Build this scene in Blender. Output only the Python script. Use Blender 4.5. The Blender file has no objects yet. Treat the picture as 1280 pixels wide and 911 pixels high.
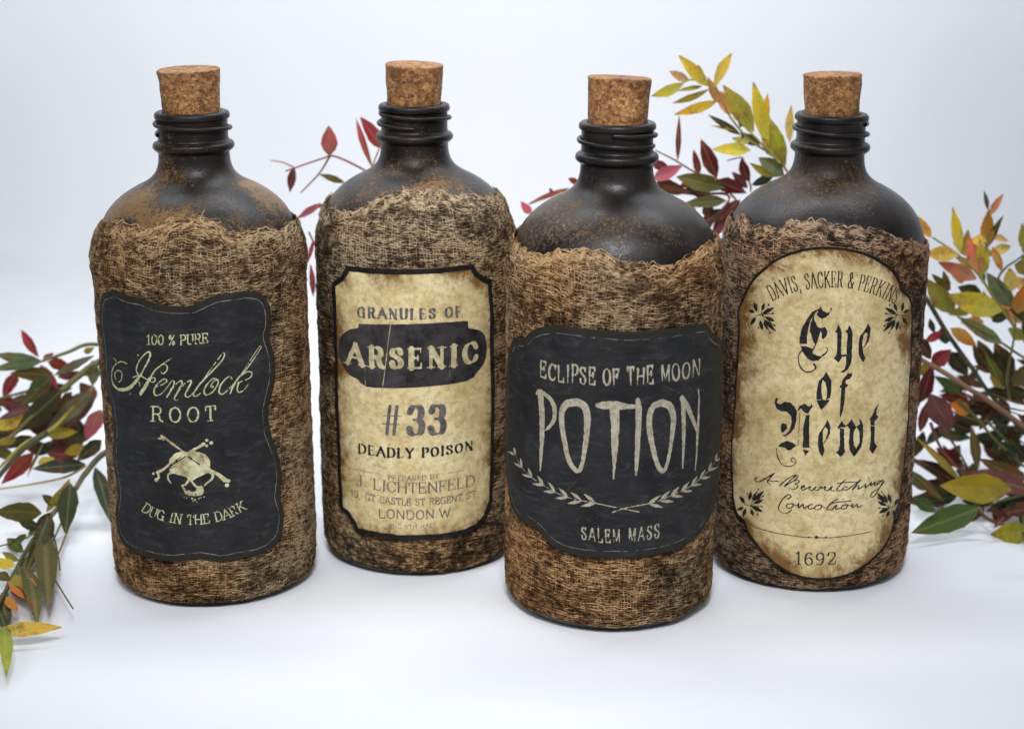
import bpy, math, random
import numpy as np
from mathutils import Vector, Matrix, Euler

random.seed(7)
RNG = np.random.default_rng(11)
S = bpy.context.scene
COL = S.collection

# ------------------------------------------------------------------ camera
CAM_H, PITCH, FPX = 0.248, math.radians(15.04), 2192.0
cam_d = bpy.data.cameras.new('camera')
cam = bpy.data.objects.new('camera', cam_d)
COL.objects.link(cam)
cam.location = (0, -0.65, CAM_H)
cam.rotation_euler = (math.pi / 2 - PITCH, 0, 0)
cam_d.sensor_width = 36.0
cam_d.lens = FPX / 1280 * 36
cam_d.clip_start = 0.01
cam_d.clip_end = 20
cam_d.dof.use_dof = True
cam_d.dof.focus_distance = 0.61
cam_d.dof.aperture_fstop = 11.0
S.camera = cam

# ------------------------------------------------------------------ world and lamps
w = bpy.data.worlds.new('World')
S.world = w
w.use_nodes = True
bg = w.node_tree.nodes['Background']
bg.inputs[0].default_value = (0.80, 0.88, 1.0, 1)
bg.inputs[1].default_value = 0.14


def lamp(name, kind, loc, target, energy, color, **kw):
    d = bpy.data.lights.new(name, kind)
    d.energy = energy
    d.color = color
    for k, v in kw.items():
        setattr(d, k, v)
    o = bpy.data.objects.new(name, d)
    COL.objects.link(o)
    o.location = loc
    o.rotation_euler = (Vector(target) - Vector(loc)).to_track_quat('-Z', 'Y').to_euler()
    return o


lamp('softbox_left', 'AREA', (-0.42, -0.55, 0.62), (-0.03, 0, 0.08), 1.45, (1, 0.985, 0.96), size=0.42)
lamp('softbox_right', 'AREA', (0.40, -0.60, 0.62), (0.03, 0, 0.08), 0.85, (0.96, 0.98, 1), size=0.42)
lamp('added_falloff_spot', 'SPOT', (0.0, -0.60, 0.66), (-0.01, -0.015, 0.06), 23.0, (0.955, 0.97, 1),
     spot_size=math.radians(38), spot_blend=1.0, shadow_soft_size=0.10)  # added spot: its soft cone dims the cloth towards the frame corners
lamp('added_backdrop_fill', 'AREA', (0.0, 0.06, 0.46), (-0.0, 0.20, 0.10), 1.75, (0.93, 0.96, 1), shape='RECTANGLE', size=0.56, size_y=0.08)  # added fill lamp, out of view above, brightens the cloth behind the bottles

S.view_settings.view_transform = 'Standard'
S.view_settings.look = 'None'
S.view_settings.exposure = 0.0
S.view_settings.gamma = 1.0
S.cycles.use_denoising = True
S.cycles.max_bounces = 6


# ------------------------------------------------------------------ small helpers
def tag(o, label=None, cat=None, group=None, kind=None):
    if label: o['label'] = label
    if cat: o['category'] = cat
    if group: o['group'] = group
    if kind: o['kind'] = kind
    return o


def empty(name, loc):
    o = bpy.data.objects.new(name, None)
    o.empty_display_size = 0.01
    COL.objects.link(o)
    o.location = loc
    return o


def link_mesh(name, me, mat, parent=None, smooth=True):
    if mat and not me.materials: me.materials.append(mat)
    if smooth and len(me.polygons):
        me.polygons.foreach_set('use_smooth', np.ones(len(me.polygons), bool))
    o = bpy.data.objects.new(name, me)
    COL.objects.link(o)
    if parent: o.parent = parent
    return o


def np_mesh(name, V, quads=None, polys=None):
    """quads: (n,4) int array; polys: list of (n,k) int arrays."""
    groups = [np.asarray(quads)] if quads is not None else [p for p in polys if len(p)]
    me = bpy.data.meshes.new(name)
    loops = np.concatenate([g.ravel() for g in groups]).astype(np.int32)
    tot = np.concatenate([np.full(len(g), g.shape[1]) for g in groups]).astype(np.int32)
    start = np.concatenate([[0], np.cumsum(tot)[:-1]]).astype(np.int32)
    me.vertices.add(len(V)); me.vertices.foreach_set('co', np.asarray(V, np.float32).ravel())
    me.loops.add(len(loops)); me.loops.foreach_set('vertex_index', loops)
    me.polygons.add(len(tot)); me.polygons.foreach_set('loop_start', start)
    me.update(calc_edges=True)
    return me


TAB = RNG.random((256, 256))


def vnoise(u, v, seed=0, per=256):
    """smooth value noise 0..1; u repeats every `per` cells"""
    u = np.asarray(u, float); v = np.asarray(v, float) + seed * 17.31
    iu = np.floor(u); iv = np.floor(v); fu = u - iu; fv = v - iv
    fu = fu * fu * (3 - 2 * fu); fv = fv * fv * (3 - 2 * fv)
    iu = iu.astype(int); iv = iv.astype(int)
    a0 = (iu % per + seed * 7) % 256; a1 = ((iu + 1) % per + seed * 7) % 256
    b0 = iv % 256; b1 = (iv + 1) % 256
    return ((TAB[a0, b0] * (1 - fu) + TAB[a1, b0] * fu) * (1 - fv)
            + (TAB[a0, b1] * (1 - fu) + TAB[a1, b1] * fu) * fv)


def fbm(u, v, seed=0, o=3):
    s = 0; a = 1; t = 0
    for k in range(o):
        s = s + a * vnoise(u * 2 ** k, v * 2 ** k, seed + k); t += a; a *= .5
    return s / t


def catmull(P, n=8):
    P = np.asarray(P, float)
    if len(P) < 3: return P
    Q = np.vstack([2 * P[0] - P[1], P, 2 * P[-1] - P[-2]])
    out = []
    for i in range(1, len(Q) - 2):
        p0, p1, p2, p3 = Q[i - 1], Q[i], Q[i + 1], Q[i + 2]
        for t in np.arange(n) / n:
            out.append(.5 * (2 * p1 + (p2 - p0) * t + (2 * p0 - 5 * p1 + 4 * p2 - p3) * t * t + (3 * p1 - p0 - 3 * p2 + p3) * t ** 3))
    out.append(P[-1])
    return np.array(out)


# geometry of the view, used to read positions off the photograph
CP = np.array([0, -0.65, CAM_H])
CF = np.array([0, math.cos(PITCH), -math.sin(PITCH)])
CU = np.array([0, math.sin(PITCH), math.cos(PITCH)])


def ray(px, py):
    return CF + np.array([1, 0, 0]) * (px - 640) / FPX - CU * (py - 455.5) / FPX


def at(px, py, Y):
    """point of the vertical plane y=Y seen at photo pixel (px,py)"""
    d = ray(px, py)
    t = (Y - CP[1]) / d[1]
    if CP[2] + d[2] * t < .006: t = (.006 - CP[2]) / d[2]      # nearer: it lies on the cloth
    return Vector(CP + d * t)


# ------------------------------------------------------------------ materials
class NT:
    def __init__(self, name):
        self.m = bpy.data.materials.new(name)
        self.m.use_nodes = True
        self.t = self.m.node_tree
        self.n = self.t.nodes
        self.b = self.n['Principled BSDF']
        self.tc = self.add('ShaderNodeTexCoord')

    def add(self, typ, **kw):
        x = self.n.new(typ)
        for k, v in kw.items(): setattr(x, k, v)
        return x

    def ln(self, a, b):
        self.t.links.new(a, b)

    def noise(self, scale, detail=4, rough=.6, vec=None, dist=0):
        x = self.add('ShaderNodeTexNoise')
        x.inputs['Scale'].default_value = scale
        x.inputs['Detail'].default_value = detail
        x.inputs['Roughness'].default_value = rough
        x.inputs['Distortion'].default_value = dist
        self.ln(vec or self.tc.outputs['Object'], x.inputs['Vector'])
        return x.outputs['Fac']

    def vor(self, scale, feature='F1', vec=None):
        x = self.add('ShaderNodeTexVoronoi', feature=feature)
        x.inputs['Scale'].default_value = scale
        self.ln(vec or self.tc.outputs['Object'], x.inputs['Vector'])
        return x.outputs['Distance']

    def scaled(self, sx, sy, sz, src=None):
        m = self.add('ShaderNodeMapping')
        m.inputs['Scale'].default_value = (sx, sy, sz)
        self.ln(src or self.tc.outputs['Object'], m.inputs['Vector'])
        return m.outputs[0]

    def ramp(self, fac, stops):
        r = self.add('ShaderNodeValToRGB')
        e = r.color_ramp.elements
        while len(e) < len(stops): e.new(0.5)
        for el, (p, c) in zip(e, stops):
            el.position = p
            el.color = (c, c, c, 1) if not isinstance(c, tuple) else (*c, 1)
        self.ln(fac, r.inputs[0])
        return r.outputs[0]

    def mix(self, fac, a, b, mode='MIX'):
        x = self.add('ShaderNodeMix', data_type='RGBA', blend_type=mode)
        for sock, v in ((x.inputs[0], fac), (x.inputs[6], a), (x.inputs[7], b)):
            if isinstance(v, bpy.types.NodeSocket): self.ln(v, sock)
            elif isinstance(v, tuple): sock.default_value = (*v, 1)
            else: sock.default_value = v
        return x.outputs[2]

    def math(self, op, a, b=0.0, clamp=False):
        x = self.add('ShaderNodeMath', operation=op, use_clamp=clamp)
        for sock, v in ((x.inputs[0], a), (x.inputs[1], b)):
            if isinstance(v, bpy.types.NodeSocket): self.ln(v, sock)
            else: sock.default_value = v
        return x.outputs[0]

    def attr(self, name, out='Color'):
        x = self.add('ShaderNodeAttribute', attribute_name=name)
        return x.outputs[out]

    def color(self, c): self.ln(c, self.b.inputs['Base Color']) if isinstance(c, bpy.types.NodeSocket) else setattr(self.b.inputs['Base Color'], 'default_value', (*c, 1))

    def rough(self, c): self.ln(c, self.b.inputs['Roughness']) if isinstance(c, bpy.types.NodeSocket) else setattr(self.b.inputs['Roughness'], 'default_value', c)

    def bump(self, h, dist, strength=1.0):
        x = self.add('ShaderNodeBump')
        x.inputs['Distance'].default_value = dist
        x.inputs['Strength'].default_value = strength
        self.ln(h, x.inputs['Height'])
        self.ln(x.outputs[0], self.b.inputs['Normal'])


def mat_cloth():
    n = NT('white_cloth')
    f = n.noise(6, 3, .5)
    n.color(n.ramp(f, [(.3, (.80, .82, .86)), (.75, (.86, .87, .90))]))
    n.rough(.75)
    wv = n.noise(900, 2, .5)
    n.bump(wv, 0.00008, .5)
    n.b.inputs['Specular IOR Level'].default_value = .25
    return n.m


def mat_paint(gold, seed):
    """matt black painted glass with rusty gold dust clinging to it"""
    n = NT('black_painted_glass')
    off = n.add('ShaderNodeMapping'); off.inputs['Location'].default_value = (seed * 1.7, seed * .9, 0)
    n.ln(n.tc.outputs['Object'], off.inputs['Vector'])
    v = off.outputs[0]
    sep = n.add('ShaderNodeSeparateXYZ'); n.ln(n.tc.outputs['Object'], sep.inputs[0])
    z = sep.outputs['Z']
    low = n.noise(28, 3, .55, v)
    fine = n.noise(2400, 3, .75, v)
    mid = n.noise(700, 3, .75, v)
    # dust settles on the shoulder, some on the neck
    zs = n.ramp(z, [(.118, 0.0), (.134, .75), (.149, 1.0), (.158, .55), (.176, .45)])
    cover = n.math('MULTIPLY', n.ramp(low, [(.36, 0.0), (.62, 1.0)]), zs)
    thr = n.math('ADD', n.math('MULTIPLY', n.math('ADD', cover, n.math('MULTIPLY', zs, .16)), gold * 1.0), n.math('ADD', n.math('MULTIPLY', fine, .6), n.math('MULTIPLY', mid, .5)))
    mask = n.ramp(thr, [(.75, 0.0), (.82, 1.0)])
    dust = n.mix(n.noise(800, 2, .6, v), (.06, .031, .011), (.29, .155, .042))
    base = n.mix(n.ramp(n.noise(60, 4, .6, v), [(.35, 0.0), (.7, 1.0)]), (.006, .0052, .005), (.027, .020, .017))
    n.color(n.mix(mask, base, dust))
    n.rough(n.ramp(n.noise(90, 4, .6, v), [(.3, .26), (.7, .42)]))
    n.bump(n.math('ADD', n.math('MULTIPLY', mask, .6), n.noise(1100, 3, .7, v)), 0.00016, .8)
    n.ln(n.ramp(z, [(.140, .38), (.152, .26)]), n.b.inputs['Specular IOR Level'])
    return n.m


def mat_cork(seed):
    n = NT('cork')
    off = n.add('ShaderNodeMapping'); off.inputs['Location'].default_value = (seed * 3.1, seed, 0)
    off.inputs['Scale'].default_value = (1, 1, 1.25)
    n.ln(n.tc.outputs['Object'], off.inputs['Vector'])
    v = off.outputs[0]
    gran = n.add('ShaderNodeTexVoronoi'); gran.inputs['Scale'].default_value = 900
    wp = n.add('ShaderNodeTexNoise'); wp.inputs['Scale'].default_value = 500; wp.inputs['Detail'].default_value = 3
    n.ln(v, wp.inputs['Vector'])
    wv = n.add('ShaderNodeVectorMath', operation='MULTIPLY_ADD'); n.ln(wp.outputs['Color'], wv.inputs[0]); wv.inputs[1].default_value = (.002, .002, .002); n.ln(v, wv.inputs[2])
    n.ln(wv.outputs[0], gran.inputs['Vector'])
    g = n.add('ShaderNodeSeparateColor'); n.ln(gran.outputs['Color'], g.inputs[0])
    mixf = n.math('ADD', n.math('MULTIPLY', g.outputs[0], .4), n.math('MULTIPLY', n.noise(380, 6, .8, v, .8), .75))
    c = n.ramp(mixf, [(.30, (.075, .024, .009)), (.45, (.25, .100, .028)), (.62, (.37, .170, .050)), (.85, (.54, .31, .12))])
    big = n.noise(150, 5, .7, v, .6)
    c = n.mix(n.ramp(big, [(.38, .7), (.55, 0.0)]), c, (.10, .033, .011))
    pits = n.ramp(n.noise(620, 4, .8, v, 1.0), [(.60, 0.0), (.66, 1.0)])
    c = n.mix(pits, c, (.03, .014, .008))
    lights = n.ramp(n.noise(620, 3, .7, n.scaled(1.4, 1.4, .7, v)), [(.61, 0.0), (.68, .8)])
    c = n.mix(lights, c, (.60, .40, .22))
    n.color(c)
    n.rough(.72)
    h = n.math('SUBTRACT', n.noise(600, 4, .7, v), n.math('MULTIPLY', pits, 1.2))
    n.bump(h, 0.0005, 1.0)
    return n.m


def mat_thread():
    n = NT('stained_gauze_thread')
    c = n.attr('Col')
    f = n.noise(1400, 2, .6)
    n.color(n.mix(1.0, c, n.ramp(f, [(.3, (.6, .6, .6)), (.7, (1.25, 1.22, 1.15))]), 'MULTIPLY'))
    n.rough(.85)
    n.b.inputs['Specular IOR Level'].default_value = .12
    return n.m


def mat_cloth_under():
    n = NT('stained_gauze_cloth')
    c = n.attr('Col')
    f = n.noise(1600, 3, .7)
    n.color(n.mix(1.0, c, n.ramp(f, [(.35, (.25, .25, .25)), (.68, (1.5, 1.45, 1.35))]), 'MULTIPLY'))
    n.rough(.9)
    n.bump(f, 0.0006, 1.0)
    n.b.inputs['Specular IOR Level'].default_value = .2
    return n.m


def mat_chalk_label(seed):
    n = NT('chalkboard_label_paper')
    v = n.scaled(1, 1, 1)
    f = n.noise(55 + seed, 6, .7)
    c = n.ramp(f, [(.3, (.009, .009, .0095)), (.55, (.0195, .0195, .0200)), (.8, (.041, .041, .042))])
    smear = n.noise(90, 5, .75, n.scaled(1, 1, 3.2), 1.5)
    c = n.mix(n.ramp(smear, [(.52, 0.0), (.75, .5)]), c, (.074, .075, .077))
    specks = n.ramp(n.noise(1300, 2, .6), [(.70, 0.0), (.78, .6)])
    c = n.mix(specks, c, (.16, .16, .16))
    # brown soiling close to the rim of the paper
    e = n.attr('edge', 'Fac')
    en = n.math('ADD', e, n.math('MULTIPLY', n.math('SUBTRACT', n.noise(130, 4, .7), .5), 3.5))
    c = n.mix(n.ramp(n.math('DIVIDE', en, 10.0), [(0.02, .75), (.35, 0.0)]), c, (.022, .018, .010))
    n.color(c)
    n.rough(n.ramp(f, [(.3, .55), (.8, .8)]))
    n.bump(n.math('ADD', n.noise(300, 3, .6), n.math('MULTIPLY', n.noise(1100, 2, .6), .4)), 0.00022, .7)
    n.b.inputs['Specular IOR Level'].default_value = .16
    return n.m


def mat_old_paper(seed, warm):
    n = NT('aged_label_paper')
    off = n.add('ShaderNodeMapping'); off.inputs['Location'].default_value = (seed, seed * 2, 0)
    n.ln(n.tc.outputs['Object'], off.inputs['Vector'])
    v = off.outputs[0]
    f = n.noise(70, 6, .72, v)
    c = n.ramp(f, [(.28, (.40, .28, .10)), (.5, (.66, .535, .28)), (.75, (.80, .70, .43))])
    mott = n.noise(420, 4, .75, v)
    c = n.mix(n.ramp(mott, [(.46, 0.0), (.66, .6)]), c, (.33, .22, .085))
    fibres = n.noise(900, 3, .7, n.scaled(.5, .5, 1.6, v))
    c = n.mix(n.ramp(fibres, [(.6, 0.0), (.72, .35)]), c, (.78, .70, .48))
    e = n.attr('edge', 'Fac')
    en = n.math('ADD', e, n.math('MULTIPLY', n.math('SUBTRACT', n.noise(75, 7, .82, v, .5), .5), warm))
    en = n.math('ADD', en, n.math('MULTIPLY', n.math('SUBTRACT', n.noise(26, 4, .6, v), .5), warm * .7))
    st = n.ramp(n.math('DIVIDE', en, 13.0), [(0.02, 1.0), (.16, .75), (.30, .35), (.55, 0.0)])
    burn = n.mix(n.noise(260, 4, .7, v), (.055, .023, .006), (.30, .145, .032))
    c = n.mix(st, c, burn)
    spots = n.ramp(n.noise(160, 6, .8, v, 1.2), [(.64, 0.0), (.72, .8)])
    c = n.mix(spots, c, (.20, .10, .028))
    n.color(c)
    n.rough(.62)
    n.bump(n.math('ADD', n.noise(240, 4, .65, v), n.math('MULTIPLY', mott, .5)), 0.00025, .6)
    n.b.inputs['Specular IOR Level'].default_value = .3
    return n.m


def mat_ink(name, c1, c2, scale=500, rough=.6):
    n = NT(name)
    f = n.noise(scale, 4, .75)
    n.color(n.ramp(f, [(.35, c1), (.66, c2)]))
    n.rough(rough)
    n.b.inputs['Specular IOR Level'].default_value = .12
    return n.m


def mat_leaf():
    n = NT('leaf')
    oi = n.add('ShaderNodeObjectInfo')
    comb = n.add('ShaderNodeCombineXYZ')
    n.ln(n.math('MULTIPLY', oi.outputs['Random'], 40.0), comb.inputs[0])
    n.ln(n.math('MULTIPLY', oi.outputs['Random'], 23.0), comb.inputs[1])
    add = n.add('ShaderNodeVectorMath', operation='ADD')
    n.ln(n.tc.outputs['Object'], add.inputs[0]); n.ln(comb.outputs[0], add.inputs[1])
    v = add.outputs[0]
    col = oi.outputs['Color']
    # hue drifts from the base colour to a second tint along the blade
    sep = n.add('ShaderNodeSeparateXYZ'); n.ln(n.tc.outputs['Object'], sep.inputs[0])
    f = n.noise(2.2, 4, .65, v)
    hs = n.add('ShaderNodeHueSaturation')
    hs.inputs['Hue'].default_value = .475
    hs.inputs['Saturation'].default_value = 1.12
    hs.inputs['Value'].default_value = 1.15
    n.ln(col, hs.inputs['Color'])
    g = n.math('ADD', n.math('MULTIPLY', sep.outputs['X'], .55), f)
    c = n.mix(n.ramp(g, [(.55, 0.0), (.95, .9)]), col, hs.outputs[0])
    h2 = n.add('ShaderNodeHueSaturation'); h2.inputs['Hue'].default_value = .535; h2.inputs['Value'].default_value = .62
    n.ln(col, h2.inputs['Color'])
    c = n.mix(n.ramp(n.noise(5, 5, .7, v), [(.48, 0.0), (.7, .8)]), c, h2.outputs[0])
    rib = n.math('ABSOLUTE', sep.outputs['Y'])
    flush = n.math('MULTIPLY', n.ramp(n.noise(3.1, 5, .75, v), [(.50, 0.0), (.66, .75)]), n.ramp(oi.outputs['Random'], [(.35, 0.0), (.6, 1.0)]))
    c = n.mix(flush, c, (.24, .055, .02))
    spots = n.ramp(n.noise(17, 4, .8, v), [(.60, 0.0), (.70, .7)])
    c = n.mix(spots, c, (.09, .04, .015))
    tipb = n.ramp(n.math('ADD', sep.outputs['X'], n.math('MULTIPLY', n.math('SUBTRACT', f, .5), .5)), [(.86, 0.0), (1.0, .8)])
    c = n.mix(tipb, c, (.14, .05, .018))
    c = n.mix(n.ramp(rib, [(.004, .22), (.02, 0.0)]), c, (.42, .40, .18))
    w_ = n.add('ShaderNodeTexWave', wave_type='BANDS', bands_direction='X')
    w_.inputs['Scale'].default_value = 5.5; w_.inputs['Distortion'].default_value = 1.5
    vy = n.add('ShaderNodeCombineXYZ')
    n.ln(n.math('SUBTRACT', sep.outputs['X'], n.math('MULTIPLY', rib, 1.2)), vy.inputs[0])
    n.ln(vy.outputs[0], w_.inputs['Vector'])
    n.color(c)
    n.rough(.5)
    n.bump(n.math('ADD', n.math('MULTIPLY', w_.outputs['Fac'], .5), f), 0.0004, .7)
    n.b.inputs['Specular IOR Level'].default_value = .35
    tr = n.add('ShaderNodeBsdfTranslucent'); n.ln(c, tr.inputs[0])
    ms = n.add('ShaderNodeMixShader'); ms.inputs[0].default_value = .25
    n.ln(n.b.outputs[0], ms.inputs[1]); n.ln(tr.outputs[0], ms.inputs[2])
    n.ln(ms.outputs[0], n.n['Material Output'].inputs[0])
    return n.m


def mat_stem():
    n = NT('stem')
    oi = n.add('ShaderNodeObjectInfo')
    n.color(n.mix(n.ramp(n.noise(160, 3, .6), [(.4, 0.0), (.7, .6)]), oi.outputs['Color'], (.16, .11, .03)))
    n.rough(.5)
    return n.m


M_CLOTH = mat_cloth(); M_THREAD = mat_thread(); M_UNDER = mat_cloth_under()
M_LEAF = mat_leaf(); M_STEM = mat_stem()
M_CHALK = mat_ink('chalk_print', (.24, .21, .155), (.47, .43, .33), 600)
M_CREAM = mat_ink('cream_print', (.33, .31, .16), (.62, .60, .38), 450)
M_LINE = mat_ink('faint_chalk_line', (.09, .09, .085), (.33, .32, .28), 350)
M_INK = mat_ink('black_ink', (.009, .009, .010), (.036, .034, .034), 700)
M_FADED = mat_ink('faded_ink', (.05, .045, .055), (.20, .175, .155), 600)
M_PALEINK = mat_ink('pale_ink', (.14, .12, .10), (.36, .29, .18), 500)
M_FRAME = mat_ink('black_frame_print', (.006, .006, .006), (.02, .018, .016), 300)
M_PLAQUE = mat_ink('dark_plaque_print', (.017, .015, .015), (.062, .056, .058), 140)
M_PLAQTXT = mat_ink('bone_print', (.30, .24, .12), (.62, .55, .34), 300)

# ------------------------------------------------------------------ backdrop: one white cloth swept up behind
def build_backdrop():
    WY, RC = 0.20, 0.07
    nx, ns = 300, 330
    xs = np.linspace(-1.5, 1.5, nx)
    L1 = 1.35 + WY - RC                # floor length from y=-1.35
    L2 = RC * math.pi / 2
    L3 = 1.25
    # denser sampling near the bottles
    s = np.concatenate([np.linspace(0, 1.05, 50, endpoint=False), np.linspace(1.05, L1 + L2 + .30, 220, endpoint=False),
                        np.linspace(L1 + L2 + .30, L1 + L2 + L3, 60)])
    xs = np.sign(xs) * (np.abs(xs) / 1.5) ** 1.7 * 1.5
    X, Sg = np.meshgrid(xs, s)
    a = np.clip((Sg - L1) / RC, 0, math.pi / 2)
    Y = np.where(Sg < L1, -1.35 + Sg, WY - RC + RC * np.sin(a))
    Z = np.where(Sg < L1, 0, RC * (1 - np.cos(a)) + np.clip(Sg - L1 - L2, 0, None))
    # soft creases of the cloth, strongest left and right behind the bottles
    cr = fbm(X * 9 + Sg * 6 + 50, Sg * 22 + X * 5 + 50, 3, 3)
    ridg = 1 - np.abs(2 * fbm(X * 5 + Sg * 8 + 30, Sg * 15 - X * 7 + 60, 9, 3) - 1)
    ridg = np.clip((ridg - .72) / .28, 0, 1) ** 2
    side = np.clip((np.abs(X) - .07) / .10, 0, 1)
    zone = np.clip((Sg - 1.22) / .12, 0, 1) * (1 - np.clip((Sg - L1 - L2 + .05) / .07, 0, 1))
    d = (cr - .5) * .006 * side * zone + ridg * .0045 * side * zone
    near = np.ones_like(d)
    for bx, by in ((-.1116, -.0293), (-.0362, .0005), (.0353, -.0511), (.1134, -.0154)):
        near = np.minimum(near, np.clip((np.hypot(X - bx, (Sg - 1.35) - by) - .036) / .05, 0, 1))
    d = np.clip(d, -.003, .005) * near
    Y = Y - d * np.sin(a)
    Z = Z + d * np.cos(a)
    V = np.stack([X, Y, Z], -1).reshape(-1, 3)
    i = np.arange(ns * nx).reshape(ns, nx)
    q = np.stack([i[:-1, :-1], i[:-1, 1:], i[1:, 1:], i[1:, :-1]], -1).reshape(-1, 4)
    o = link_mesh('backdrop', np_mesh('backdrop', V, q), M_CLOTH)
    tag(o, 'white cloth under and behind the bottles, faintly creased at the sides', kind='structure')


build_backdrop()

# ------------------------------------------------------------------ bottle shape
MM = 0.001
# radius / height in mm, outside of the glass from the foot up
PROF = np.array([(0, 1.2), (26, .9), (30.5, 0), (33.2, .5), (35.3, 2.6), (36.5, 6), (36.8, 11), (36.8, 60), (36.8, 118), (36.5, 123), (35.8, 128.5),
                 (34.4, 134), (32.2, 138.8), (29.2, 142.6), (25.6, 145.6), (21.6, 148.0), (18.0, 149.8), (15.2, 151.8), (13.5, 154.2), (12.7, 157),
                 (12.5, 160), (13.1, 160.7), (14.1, 161.6), (14.35, 162.6), (14.0, 163.6), (12.9, 164.3), (12.35, 165.0), (12.3, 168), (12.35, 171.6),
                 (13.0, 172.1), (13.25, 173), (13.0, 174.0), (12.2, 174.6), (10.9, 174.5), (10.4, 173.8), (10.3, 168), (10.3, 160), (0, 160)])
_pi = np.argmax(PROF[:, 1] > 170)


def warp_z(z, hs):
    return z + hs * np.clip((np.asarray(z, float) - 112) / 30, 0, 1)


def lathe(prof, n=96, disp=None):
    P = catmull(prof, 3)
    m = len(P)
    a = np.linspace(0, 2 * np.pi, n, endpoint=False)
    R = np.maximum(P[:, 0:1], 0.0001) * np.ones((1, n))
    Z = P[:, 1:2] * np.ones((1, n))
    if disp is not None: R = R + disp(a[None, :] * np.ones((m, 1)), Z)
    V = np.stack([R * np.sin(a), -R * np.cos(a), Z], -1).reshape(-1, 3) * MM
    i = np.arange(m * n).reshape(m, n)
    j = np.roll(i, -1, 1)
    q = np.stack([i[:-1], j[:-1], j[1:], i[1:]], -1).reshape(-1, 4)
    return V, q


def tube_mesh(name, P, r, k=6):
    P = np.asarray(P, float); m = len(P)
    r = np.broadcast_to(np.asarray(r, float), (m,))
    T = np.gradient(P, axis=0); T /= np.linalg.norm(T, axis=1, keepdims=True) + 1e-12
    up = np.array([0, 0, 1.0]); alt = np.array([1.0, 0, 0])
    A = np.cross(T, up); bad = np.linalg.norm(A, axis=1) < .15
    A[bad] = np.cross(T[bad], alt)
    A /= np.linalg.norm(A, axis=1, keepdims=True); B = np.cross(A, T)
    th = np.linspace(0, 2 * np.pi, k, endpoint=False)
    V = P[:, None] + r[:, None, None] * (A[:, None] * np.cos(th)[None, :, None] + B[:, None] * np.sin(th)[None, :, None])
    i = np.arange(m * k).reshape(m, k); j = np.roll(i, -1, 1)
    q = np.stack([i[:-1], j[:-1], j[1:], i[1:]], -1).reshape(-1, 4)
    V = np.vstack([V.reshape(-1, 3), P[0], P[-1]])
    c0 = np.stack([i[0], j[0], np.full(k, m * k)], -1); c1 = np.stack([j[-1], i[-1], np.full(k, m * k + 1)], -1)
    return np_mesh(name, V, polys=[q, np.vstack([c0, c1])])


RL = 38.75      # mm, radius at which the labels sit


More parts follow.
